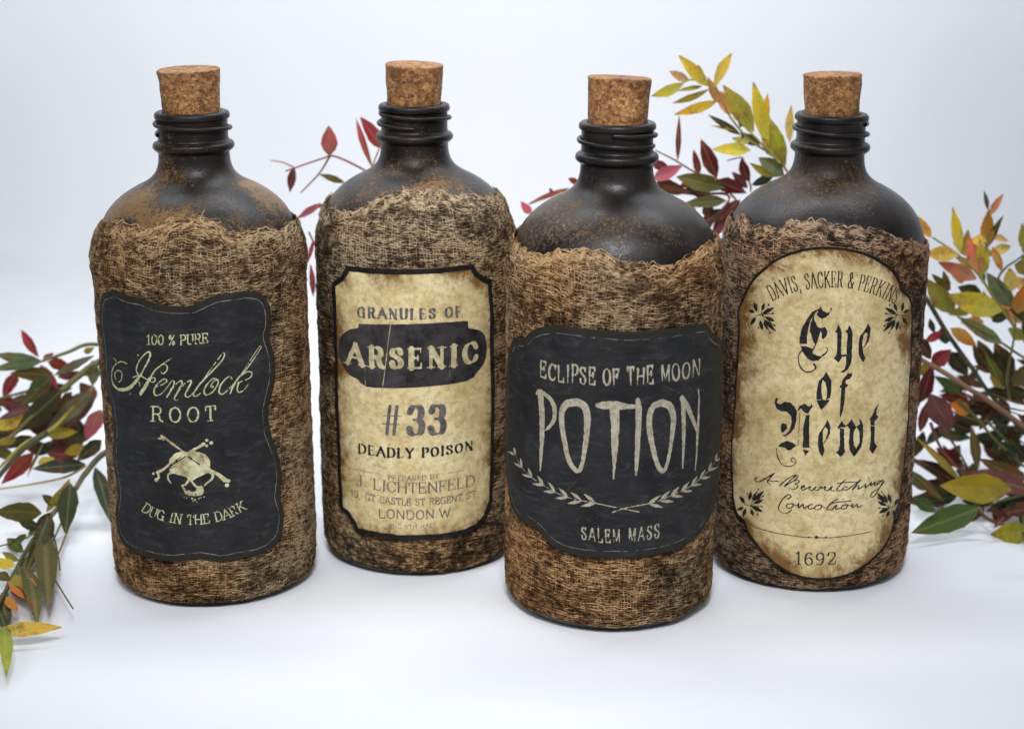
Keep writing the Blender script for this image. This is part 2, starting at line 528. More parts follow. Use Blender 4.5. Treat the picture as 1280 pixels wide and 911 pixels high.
class Bottle:
    def __init__(self, name, label, loc, tilt, seed, gold, top_px, cork_top, cork_r, palette, open_top=0.0, foot=.3, hs=0.0, bulge=0.0):
        self.bulge = bulge
        self.prof = PROF.copy(); self.prof[:, 1] = warp_z(PROF[:, 1], hs)
        self.foot = foot
        self.seed = seed
        self.root = empty(name, (loc[0], loc[1], 0))
        self.root.rotation_euler = (0, tilt, 0)
        tag(self.root, label, 'bottle', 'four potion bottles in a row')
        self.Mi = np.array(Matrix.Translation((loc[0], loc[1], 0)) @ Euler((0, tilt, 0)).to_matrix().to_4x4())
        self.Mi = np.linalg.inv(self.Mi)
        # glass body
        V, q = lathe(self.prof)
        body = link_mesh('glass_body', np_mesh('glass_body', V, q), mat_paint(gold, seed), self.root)
        self.glass = body
        # helical thread round the neck
        t = np.linspace(0, 1, 90)
        ang = (.35 + t * 1.25) * 2 * np.pi + seed * 1.3
        rr = 12.35 + .75 * np.clip(np.minimum(t, 1 - t) * 10, 0, 1)
        zz = 171.2 - 4.6 * t + hs
        P = np.stack([rr * np.sin(ang), -rr * np.cos(ang), zz], -1) * MM
        link_mesh('screw_thread', tube_mesh('screw_thread', P, .85 * MM, 8), body.data.materials[0], self.root)
        # cork
        cz0 = 164.0 + hs; cork_top += hs
        cp = np.array([(0, cz0), (cork_r - 1.5, cz0), (cork_r - 1.1, cz0 + .4), (cork_r - .85, 174 + hs), (cork_r - .15, cork_top - 1.2),
                       (cork_r + .02, cork_top - .35), (cork_r - .35, cork_top), (cork_r * .6, cork_top + .05), (0, cork_top)])
        P_ = []
        for k in range(len(cp) - 1):
            for u in np.linspace(0, 1, 5 if k in (3, 6, 7) else 2, endpoint=False): P_.append(cp[k] * (1 - u) + cp[k + 1] * u)
        P_.append(cp[-1])
        sd = seed

        def cd(a, z):
            return (fbm(a * 14 / (2 * np.pi) * 1.0, z * .5, sd + 20, 3) - .5) * .55 * np.clip((z - 165) / 3, 0, 1)
        m = len(P_); n = 72; Pn = np.array(P_)
        a = np.linspace(0, 2 * np.pi, n, endpoint=False)
        R = Pn[:, :1] * np.ones((1, n)); Z = Pn[:, 1:] * np.ones((1, n))
        R = np.maximum(R + np.where(R > 6, (vnoise(a * 14 / (2 * np.pi), Z * .6, sd + 20, 14) - .5) * .5, 0), .001)
        tl = (RNG.random() - .5) * .05
        Z = Z + (Z > 175) * (R * np.sin(a) * tl + (vnoise(a * 9 / (2 * np.pi), R * .3, sd + 30, 9) - .5) * .35)
        V = np.stack([R * np.sin(a), -R * np.cos(a), Z], -1).reshape(-1, 3) * MM
        i = np.arange(m * n).reshape(m, n); j = np.roll(i, -1, 1)
        q = np.stack([i[:-1], j[:-1], j[1:], i[1:]], -1).reshape(-1, 4)
        Rt = np.array(Euler((RNG.uniform(-.04, .04), RNG.uniform(-.045, .045), 0)).to_matrix())
        pv = np.array([0, 0, (174 + hs) * MM]); V = (V - pv) @ Rt.T + pv
        link_mesh('cork_stopper', np_mesh('cork_stopper', V, q), mat_cork(seed), self.root)
        self.palette = palette
        self.open_top = open_top
        # top edge of the gauze, read off the photograph
        f, z = [], []
        for (x, y) in top_px:
            r = self.lathe_hit(x, y)
            if r is not None and abs(r[0]) < 1.38: f.append(r[0]); z.append(r[1])
        f = np.array(f); z = np.array(z); o = np.argsort(f); f, z = f[o], z[o]
        self.tf = np.concatenate([[f[0] - 1.0], f, [f[-1] + 1.0]])
        mz = 0.5 * (z[0] + z[-1])
        self.tz = np.concatenate([[.5 * (mz + z[0])], z, [.5 * (mz + z[-1])]])
        self.gauze()

    def prof_r(self, z):
        P = self.prof[2:20]
        return np.interp(z, P[:, 1], P[:, 0])

    def local(self, px, py):
        d = ray(px, py)
        o = self.Mi @ np.append(CP, 1); dd = self.Mi[:3, :3] @ d
        return o[:3] / MM, dd / MM

    def lathe_hit(self, px, py, add=1.0):
        o, d = self.local(px, py)
        t = np.linspace(.5, .75, 2500)
        P = o + d * t[:, None]
        r = np.hypot(P[:, 0], P[:, 1])
        k = np.nonzero((r < self.prof_r(P[:, 2]) + add) & (P[:, 2] < 152))[0]
        if not len(k):
            k = [int(np.argmin(r - self.prof_r(P[:, 2])))]
        p = P[k[0]]
        return math.atan2(p[0], -p[1]), p[2]

    def surf(self, pts, R=RL):
        """photo pixels -> (s, t) mm on the label cylinder"""
        pts = np.asarray(pts, float)
        o = self.Mi @ np.append(CP, 1); o = o[:3] / MM
        out = np.zeros((len(pts), 2))
        for i, (x, y) in enumerate(pts[:, :2]):
            d = self.Mi[:3, :3] @ ray(x, y)
            a = d[0] ** 2 + d[1] ** 2; b = o[0] * d[0] + o[1] * d[1]; c = o[0] ** 2 + o[1] ** 2 - R * R
            D = max(b * b - a * c, 0)
            t = (-b - math.sqrt(D)) / a
            p = o + d * t
            out[i] = (R * math.atan2(p[0], -p[1]), p[2])
        return out

    def ztop(self, f):
        f = (f + np.pi) % (2 * np.pi) - np.pi
        z = np.interp(f, self.tf, self.tz)
        wob = (vnoise(f * 40 / (2 * np.pi), 3.3, self.seed + 40, 40) - .5) * 1.8 + (vnoise(f * 110 / (2 * np.pi), 3.3, self.seed + 41, 110) - .5) * 1.2
        return z + wob

    def zbot(self, f):
        return self.foot + vnoise(f * 12 / (2 * np.pi), 9.1, self.seed + 50, 12) * 2.4 + vnoise(f * 60 / (2 * np.pi), 9.1, self.seed + 51, 60) * 1.2

    def thick(self, f, z):
        u = f * 20 / (2 * np.pi)
        rd = 1 - np.abs(2 * fbm(f * 6 / (2 * np.pi) + z * .02 + 20, z / 6.5 + f * .35, self.seed + 62, 2) - 1)
        rd2 = 1 - np.abs(2 * vnoise(f * 14 / (2 * np.pi), z / 3.0 + f * .5, self.seed + 64, 14) - 1)
        bul = self.bulge * np.exp(-((np.asarray(z) - 123) / 6.5) ** 2)
        return .50 + bul + .55 * vnoise(u, z / 9, self.seed + 60, 20) + .55 * np.clip((rd - .70) / .30, 0, 1) ** 1.5 + .22 * rd2 ** 3 + .5 * np.clip(1 - np.abs(self.ztop(f) - z - 2.5) / 5, 0, 1)

    def stain(self, f, z, jit=0.0):
        u = f / (2 * np.pi)
        a = (vnoise(u * 12, z / 17, self.seed + 70, 12) * .20 + vnoise(u * 40, z / 5, self.seed + 71, 40) * .22
             + vnoise(u * 110, z / 1.6, self.seed + 72, 110) * .26 + vnoise(u * 250, z / .7, self.seed + 73, 250) * .36)
        a = np.clip((a - .28) / .44, 0, 1)
        edge = np.clip(1 - (self.ztop(f) - z) / 12, 0, 1)
        a = np.clip(a * .95 + .12 * edge + jit, 0, 1)
        dk, md, lt = [np.array(c) for c in self.palette]
        a = a[..., None]
        c = np.where(a < .5, dk + (md - dk) * a * 2, md + (lt - md) * (a - .5) * 2)
        # low frequency reddish or grey drift
        h = vnoise(u * 9, z / 22, self.seed + 75, 9)[..., None] - .5
        return np.clip(c * (1 + h * np.array([.30, .0, -.35])), .003, 1)

    def gauze(self):
        nf, nz = 288, 150
        f = np.linspace(-np.pi, np.pi, nf, endpoint=False)
        z = np.linspace(1.0, 149, nz)
        F, Z = np.meshgrid(f, z)
        zt = self.ztop(F) - .6; zb = self.zbot(F)
        Zc = np.clip(Z, zb, zt)                       # rows slide onto the cut edge
        base = self.prof_r(Zc)
        R = base + .15 + .55 * self.thick(F, Zc) + (vnoise(F * 180 / (2 * np.pi), Zc / 1.2, self.seed + 80, 180) - .5) * .35
        V = np.stack([R * np.sin(F), -R * np.cos(F), Zc], -1).reshape(-1, 3) * MM
        i = np.arange(nf * nz).reshape(nz, nf); j = np.roll(i, -1, 1)
        q = np.stack([i[:-1], j[:-1], j[1:], i[1:]], -1).reshape(-1, 4)
        ok = (np.abs(Z[:-1] - Zc[:-1]) < 1.1) | (np.abs(Z[1:] - Zc[1:]) < 1.1)
        # thin open places near the top where the black glass shows through the net
        if self.open_top:
            hole = vnoise(F * 60 / (2 * np.pi), Zc / 2.0, self.seed + 85, 60)
            near = np.clip(1 - (zt - Zc) / 20, 0, 1) * self.open_top
            ok &= ~((hole[:-1] < near[:-1] * .75))
        q = q[ok.ravel()]
        me = np_mesh('gauze_wrap', V, q)
        C = np.ones((nf * nz, 4), np.float32); C[:, :3] = self.stain(F, Zc, -.05).reshape(-1, 3) * .20
        ca = me.color_attributes.new('Col', 'FLOAT_COLOR', 'POINT'); ca.data.foreach_set('color', C.ravel())
        wrap = link_mesh('gauze_wrap', me, M_UNDER, self.root)
        # woven threads
        Vs, Qs, Cs = [], [], []
        off = 0

        def add_threads(F, Z, lift, rad, jit, keep):
            """F,Z: (n,m) angle/height of thread points in mm"""
            nonlocal off
            R = self.prof_r(np.minimum(Z, 150)) + .25 + .6 * self.thick(F, Z) + lift
            P = np.stack([R * np.sin(F), -R * np.cos(F), Z], -1)
            T = np.gradient(P, axis=1); T /= np.linalg.norm(T, axis=2, keepdims=True) + 1e-9
            N = np.stack([np.sin(F), -np.cos(F), np.zeros_like(F)], -1)
            B = np.cross(T, N); B /= np.linalg.norm(B, axis=2, keepdims=True) + 1e-9
            rad = np.broadcast_to(rad, F.shape)[..., None]
            W = np.stack([P - B * rad - N * rad * .3, P + N * rad, P + B * rad - N * rad * .3], 2)
            n, m = F.shape
            idx = (np.arange(n * m * 3).reshape(n, m, 3)) + off
            k = keep[:, :-1] & keep[:, 1:]
            a = np.stack([idx[:, :-1, 0], idx[:, 1:, 0], idx[:, 1:, 1], idx[:, :-1, 1]], -1)[k]
            b = np.stack([idx[:, :-1, 1], idx[:, 1:, 1], idx[:, 1:, 2], idx[:, :-1, 2]], -1)[k]
            Vs.append(W.reshape(-1, 3) * MM); Qs.extend([a, b])
            c = self.stain(F, Z, jit + .10 + (vnoise(F * 230 / (2 * np.pi), Z * 1.3 + 7, self.seed + 78, 230) - .5) * .35)
            c = np.repeat(c[:, :, None, :], 3, 2)
            Cs.append(c.reshape(-1, 3)); off += n * m * 3

        sd = self.seed
        def warp(F, Z, amp=1.0):
            u = F / (2 * np.pi)
            top = np.clip(1 - (self.ztop(F) - Z) / 22, 0, 1)
            A = amp * (1 + 1.1 * top)
            dz = (vnoise(u * 18, Z / 12, sd + 90, 18) - .5) * 3.0 * A + (vnoise(u * 75, Z / 3, sd + 91, 75) - .5) * .8 * A + (vnoise(u * 260, Z / 1.1, sd + 92, 250) - .5) * .45
            dx = (vnoise(u * 22, Z / 9, sd + 93, 22) - .5) * 2.4 * A + (vnoise(u * 80, Z / 3, sd + 94, 80) - .5) * .7 * A + (vnoise(u * 240, Z / 1.2, sd + 95, 240) - .5) * .45
            return dx, dz

        for layer in range(2):
            # weft rows
            pitch = .66 if layer == 0 else 1.1
            z0 = np.arange(1.5, 150, pitch) + layer * .4
            n = len(z0); m = 330
            F = np.linspace(-np.pi, np.pi, m)[None] * np.ones((n, 1)) + layer * .01
            Z = z0[:, None] * np.ones((1, m)) + np.sin(F + sd + layer) * (1.5 + 2.5 * layer)
            dx, dz = warp(F, Z + layer * 31)
            rowi = np.arange(n)[:, None] * 7.73 + layer * 3
            Zt = Z + dz * .75 + (vnoise(F * 88 / (2 * np.pi), rowi, sd + 96, 88) - .5) * .9 + (vnoise(F * 210 / (2 * np.pi), rowi, sd + 97, 210) - .5) * .5
            jit = (RNG.random((n, 1)) - .5) * .3 + layer * .03
            gaps = vnoise(F * 90 / (2 * np.pi), z0[:, None] * 7.7 + layer, sd + 100, 90)
            keep = (Zt < self.ztop(F) + .4) & (Zt > self.zbot(F) - .3) & (gaps > (.10 if layer == 0 else .30))
            lift = .12 * np.sin(F * 118 + (np.arange(n)[:, None] % 2) * np.pi) + layer * .12
            add_threads(F + dx / 38, Zt, lift, .10 + .06 * RNG.random((n, 1)), jit, keep)
            # warp columns
            if layer == 0 or True:
                nc = 200 if layer == 0 else 110
                m = 130
                f0 = np.linspace(-np.pi, np.pi, nc, endpoint=False)
                Z = np.linspace(1.5, 151, m)[None] * np.ones((nc, 1))
                F = f0[:, None] + (Z - 60) * (.0011 if layer == 0 else -.0035) + .04 * np.sin(Z / 17 + sd)
                dx, dz = warp(F, Z + layer * 57, .7)
                gaps = vnoise(f0[:, None] * 60, Z / 4, sd + 110 + layer)
                Zt = Z + dz
                keep = (Zt < self.ztop(F) + .3) & (Zt > self.zbot(F) - .3) & (gaps > (.16 if layer == 0 else .5))
                lift = .12 * np.cos(Z * 3.4 + (np.arange(nc)[:, None] % 2) * np.pi) + layer * .10 - .08
                add_threads(F + dx / 38, Zt, lift, .08 + .05 * RNG.random((nc, 1)), (RNG.random((nc, 1)) - .5) * .3 - .08, keep)
        # bundled strands rolled along the cut top edge
        n, m = 20, 420
        F = np.linspace(-np.pi, np.pi, m)[None] * np.ones((n, 1))
        k = RNG.random((n, 1))
        Z = self.ztop(F) - .2 - k * 5 + (vnoise(F * 36 / (2 * np.pi), k * 90, sd + 120, 36) - .5) * 3.6 + (vnoise(F * 130 / (2 * np.pi), k * 190, sd + 121, 130) - .5) * 1.5
        gaps = vnoise(F * 26 / (2 * np.pi), k * 55, sd + 122, 26)
        add_threads(F, Z, .12 + .38 * vnoise(F * 50 / (2 * np.pi), k * 70, sd + 123, 50), .15 + .08 * RNG.random((n, 1)), .10 + .3 * (RNG.random((n, 1)) - .5), (gaps > .40) & (Z < 151))
        # short curly fibres lying on the surface, some standing off the edge
        n, m = 260, 9
        f0 = RNG.random((n, 1)) * 2 * np.pi - np.pi
        zt = self.ztop(f0)
        z0 = np.where(RNG.random((n, 1)) < .35, zt - RNG.random((n, 1)) * 5, 4 + RNG.random((n, 1)) * (zt - 6))
        a0 = np.where(RNG.random((n, 1)) < .7, (RNG.random((n, 1)) - .5) * .9, RNG.random((n, 1)) * 6.28)
        curl = (RNG.random((n, 1)) - .5) * 2.6
        ln = 2 + RNG.random((n, 1)) * 6
        t = np.linspace(0, 1, m)[None]
        ang = a0 + curl * t
        st = ln / (m - 1)
        F = f0 + np.cumsum(np.cos(ang) * st, 1) / 38
        Z = z0 + np.cumsum(np.sin(ang) * st, 1)
        add_threads(F, Z, .20 + .25 * np.sin(t * np.pi) * RNG.random((n, 1)), .09 + .05 * RNG.random((n, 1)), .2 * (RNG.random((n, 1)) - .2), (Z < zt + 1.6) & (Z > self.zbot(F) - .4))
        V = np.concatenate(Vs); Q = np.concatenate(Qs)
        used = np.zeros(len(V), bool); used[Q.ravel()] = True
        remap = np.cumsum(used) - 1
        V = V[used]; Q = remap[Q]; Cc = np.concatenate(Cs)[used]
        me = np_mesh('woven_threads', V, Q)
        C = np.ones((len(V), 4), np.float32); C[:, :3] = Cc
        ca = me.color_attributes.new('Col', 'FLOAT_COLOR', 'POINT'); ca.data.foreach_set('color', C.ravel())
        o = link_mesh('woven_threads', me, M_THREAD, wrap, smooth=False)
        tag(o, kind='stuff')


# ------------------------------------------------------------------ flat print: signed shapes -> marching squares -> thin mesh on the label
def seg_dist(X, Y, a, b):
    d = b - a; L = d @ d
    if L < 1e-12: return np.hypot(X - a[0], Y - a[1]), 0
    t = np.clip(((X - a[0]) * d[0] + (Y - a[1]) * d[1]) / L, 0, 1)
    return np.hypot(X - a[0] - d[0] * t, Y - a[1] - d[1] * t), t


def poly_sdf(X, Y, P):
    """positive inside"""
    D = np.full(X.shape, 1e9); ins = np.zeros(X.shape, bool)
    n = len(P)
    for i in range(n):
        a, b = P[i], P[(i + 1) % n]
        D = np.minimum(D, seg_dist(X, Y, a, b)[0])
        c = (a[1] > Y) != (b[1] > Y)
        if c.any():
            xx = (b[0] - a[0]) * (Y - a[1]) / (b[1] - a[1] + 1e-15) + a[0]
            ins ^= c & (X < xx)
    return np.where(ins, D, -D)


def march(Fd, x0, y0, g):
    H, W_ = Fd.shape
    ins = Fd > 0
    c = [ins[:-1, :-1], ins[:-1, 1:], ins[1:, 1:], ins[1:, :-1]]
    code = c[0] * 1 + c[1] * 2 + c[2] * 4 + c[3] * 8
    jj, ii = np.mgrid[0:H - 1, 0:W_ - 1]
    NC = H * W_
    cid = [jj * W_ + ii, jj * W_ + ii + 1, (jj + 1) * W_ + ii + 1, (jj + 1) * W_ + ii]
    eid = [NC + jj * W_ + ii, 2 * NC + jj * W_ + ii + 1, NC + (jj + 1) * W_ + ii, 2 * NC + jj * W_ + ii]
    polys = []
    for k in range(1, 16):
        s = code == k
        if not s.any(): continue
        toks = []
        for q in range(4):
            if k >> q & 1: toks.append(cid[q][s])
            if (k >> q & 1) != (k >> ((q + 1) % 4) & 1): toks.append(eid[q][s])
        polys.append(np.stack(toks, -1))
    if not polys: return None
    ids = np.unique(np.concatenate([p.ravel() for p in polys]))
    polys = [np.searchsorted(ids, p) for p in polys]
    kind = ids // NC; rem = ids % NC; j = rem // W_; i = rem % W_
    f0 = Fd[j, i]
    ix = np.minimum(i + 1, W_ - 1); jx = np.minimum(j + 1, H - 1)
    fx = Fd[j, ix]; fy = Fd[jx, i]
    tx = np.where(kind == 1, f0 / (f0 - fx + 1e-12), 0); ty = np.where(kind == 2, f0 / (f0 - fy + 1e-12), 0)
    P = np.stack([x0 + (i + np.clip(tx, .02, .98) * (kind == 1)) * g, y0 + (j + np.clip(ty, .02, .98) * (kind == 2)) * g], -1)
    return P, polys


class Art:
    """print drawn in photo pixels, carried over to label millimetres"""

    def __init__(self, bottle, g=.15):
        self.b = bottle; self.g = g; self.pr = []

    PXMM = 3.55

    def cap(self, pts, r, sub=False):
        pts = np.asarray(pts, float); r = np.broadcast_to(np.asarray(r, float), (len(pts),))
        st = self.b.surf(pts)
        for k in range(len(pts) - 1):
            self.pr.append(('c', st[k], st[k + 1], r[k] / self.PXMM, r[k + 1] / self.PXMM, sub))
        return self

    def dot(self, p, r, sub=False):
        st = self.b.surf([p])[0]
        self.pr.append(('c', st, st + 1e-6, r / self.PXMM, r / self.PXMM, sub)); return self

    def poly(self, pts, sub=False, smooth=0):
        pts = np.asarray(pts, float)
        if smooth:
            pts = catmull(np.vstack([pts, pts[:1]]), smooth)[:-1]
        self.pr.append(('p', self.b.surf(pts), None, 0, 0, sub)); return self

    def field(self):
        lo = np.full(2, 1e9); hi = -lo
        for k, a, b, r0, r1, _ in self.pr:
            if k == 'c': P = np.array([a, b]); m = max(r0, r1)
            else: P = a; m = 0
            lo = np.minimum(lo, P.min(0) - m - .5); hi = np.maximum(hi, P.max(0) + m + .5)
        g = self.g
        W_ = int((hi[0] - lo[0]) / g) + 2; H = int((hi[1] - lo[1]) / g) + 2
        F_ = np.full((H, W_), -3.0)
        xs = lo[0] + np.arange(W_) * g; ys = lo[1] + np.arange(H) * g
        for k, a, b, r0, r1, sub in self.pr:
            if k == 'c': P = np.array([a, b]); m = max(r0, r1) + 2 * g
            else: P = a; m = 2 * g
            i0 = max(int((P[:, 0].min() - m - lo[0]) / g), 0); i1 = int((P[:, 0].max() + m - lo[0]) / g) + 2
            j0 = max(int((P[:, 1].min() - m - lo[1]) / g), 0); j1 = int((P[:, 1].max() + m - lo[1]) / g) + 2
            X, Y = np.meshgrid(xs[i0:i1], ys[j0:j1])
            if k == 'c':
                d, t = seg_dist(X, Y, a, b); v = r0 + (r1 - r0) * t - d
            else: v = poly_sdf(X, Y, a)
            S_ = F_[j0:j1, i0:i1]
            F_[j0:j1, i0:i1] = np.minimum(S_, -v) if sub else np.maximum(S_, v)
        return F_, lo, xs, ys

    def build(self, name, mat, parent, off, wear=.12, wscale=.9, seed=1, soft=.0):
        F_, lo, xs, ys = self.field()
        X, Y = np.meshgrid(xs, ys)
        nz = fbm(X / wscale + 80, Y / wscale + 80, seed, 3)
        fine = vnoise(X / .22 + 90, Y / .22 + 90, seed + 5)
        F_ = F_ - wear * np.clip((nz - .52) / .2, 0, 1.5) * 1.6 - (fine - .5) * wear * .7 + soft
        r = march(F_, lo[0], lo[1], self.g)
        if r is None: return None
        P, polys = r
        V = self.b.label_point(P, off)
        return link_mesh(name, np_mesh(name, V, polys=polys), mat, parent)


def label_point(self, P, off):
    s, t = P[:, 0], P[:, 1]
    f = s / RL
    bump = (vnoise(s / 9 + 60, t / 9 + 40, self.seed + 130) - .5) * .55 + (vnoise(s / 3 + 60, t / 3 + 40, self.seed + 131) - .5) * .22
    R = RL + bump + off
    return np.stack([R * np.sin(f), -R * np.cos(f), t], -1) * MM


Bottle.label_point = label_point


def make_label(b, outline, mat, label_txt, smooth=3, g=.55, notch=0.12):
    pts = catmull(np.vstack([outline, outline[:1]]), smooth)[:-1] if smooth else np.asarray(outline, float)
    st = b.surf(pts)
    lo = st.min(0) - 1.2; hi = st.max(0) + 1.2
    W_ = int((hi[0] - lo[0]) / g) + 2; H = int((hi[1] - lo[1]) / g) + 2
    X, Y = np.meshgrid(lo[0] + np.arange(W_) * g, lo[1] + np.arange(H) * g)
    D = poly_sdf(X, Y, st) + (fbm(X / 1.6 + 40, Y / 1.6 + 40, b.seed, 2) - .5) * notch
    P, polys = march(D, lo[0], lo[1], g)
    V = b.label_point(P, 0)
    # turned-down paper edge
    E = {}
    for p in polys:
        for r in p:
            for k in range(len(r)):
                a, c = int(r[k]), int(r[(k + 1) % len(r)])
                E[(a, c)] = E.get((a, c), 0) + 1
    bd = [(a, c) for (a, c) in E if (c, a) not in E]
    bi = sorted({i for e in bd for i in e}); mp = {v: len(V) + k for k, v in enumerate(bi)}
    ctr = V[bi].copy(); rr = np.hypot(ctr[:, 0], ctr[:, 1]); k_ = (rr - .0011) / rr
    low = np.stack([ctr[:, 0] * k_, ctr[:, 1] * k_, ctr[:, 2]], -1)
    V2 = np.vstack([V, low])
    skirt = np.array([(c, a, mp[a], mp[c]) for a, c in bd])
    me = np_mesh('label', V2, polys=polys + [skirt])
    ed = np.concatenate([poly_sdf(P[:, 0], P[:, 1], st), np.zeros(len(low))]).astype(np.float32)
    at_ = me.attributes.new('edge', 'FLOAT', 'POINT'); at_.data.foreach_set('value', ed)
    o = link_mesh('label', me, mat, b.root)
    o['label'] = label_txt
    return o, st


def band(b, st, d0, d1, name, mat, parent, off, g=.16, wear=.0, seed=3, rough=.0, taper=0):
    """printed line following the outline between distances d0 and d1 (mm) inside it"""
    lo = st.min(0) - .6; hi = st.max(0) + .6
    W_ = int((hi[0] - lo[0]) / g) + 2; H = int((hi[1] - lo[1]) / g) + 2
    X, Y = np.meshgrid(lo[0] + np.arange(W_) * g, lo[1] + np.arange(H) * g)
    D = poly_sdf(X, Y, st)
    D = D + (fbm(X / 2.0 + 40, Y / 2.0 + 40, seed, 3) - .5) * rough
    F_ = np.minimum(D - d0, d1 - D)
    if wear: F_ = F_ - wear * np.clip((fbm(X / 3 + 20, Y / 3 + 20, seed, 3) - .5) / .15, 0, 1.5)
    P, polys = march(F_, lo[0], lo[1], g)
    return link_mesh(name, np_mesh(name, b.label_point(P, off), polys=polys), mat, parent)


# ------------------------------------------------------------------ lettering: own skeleton letters (x 0..w, y 0..1)
def G(w, *st): return (w, st)


def c_(*p): return ('c', p)
def l_(*p): return ('l', p)
def L_(*p): return ('L', p)     # serifs at both ends
def B_(*p): return ('B', p)     # serif at the first end only


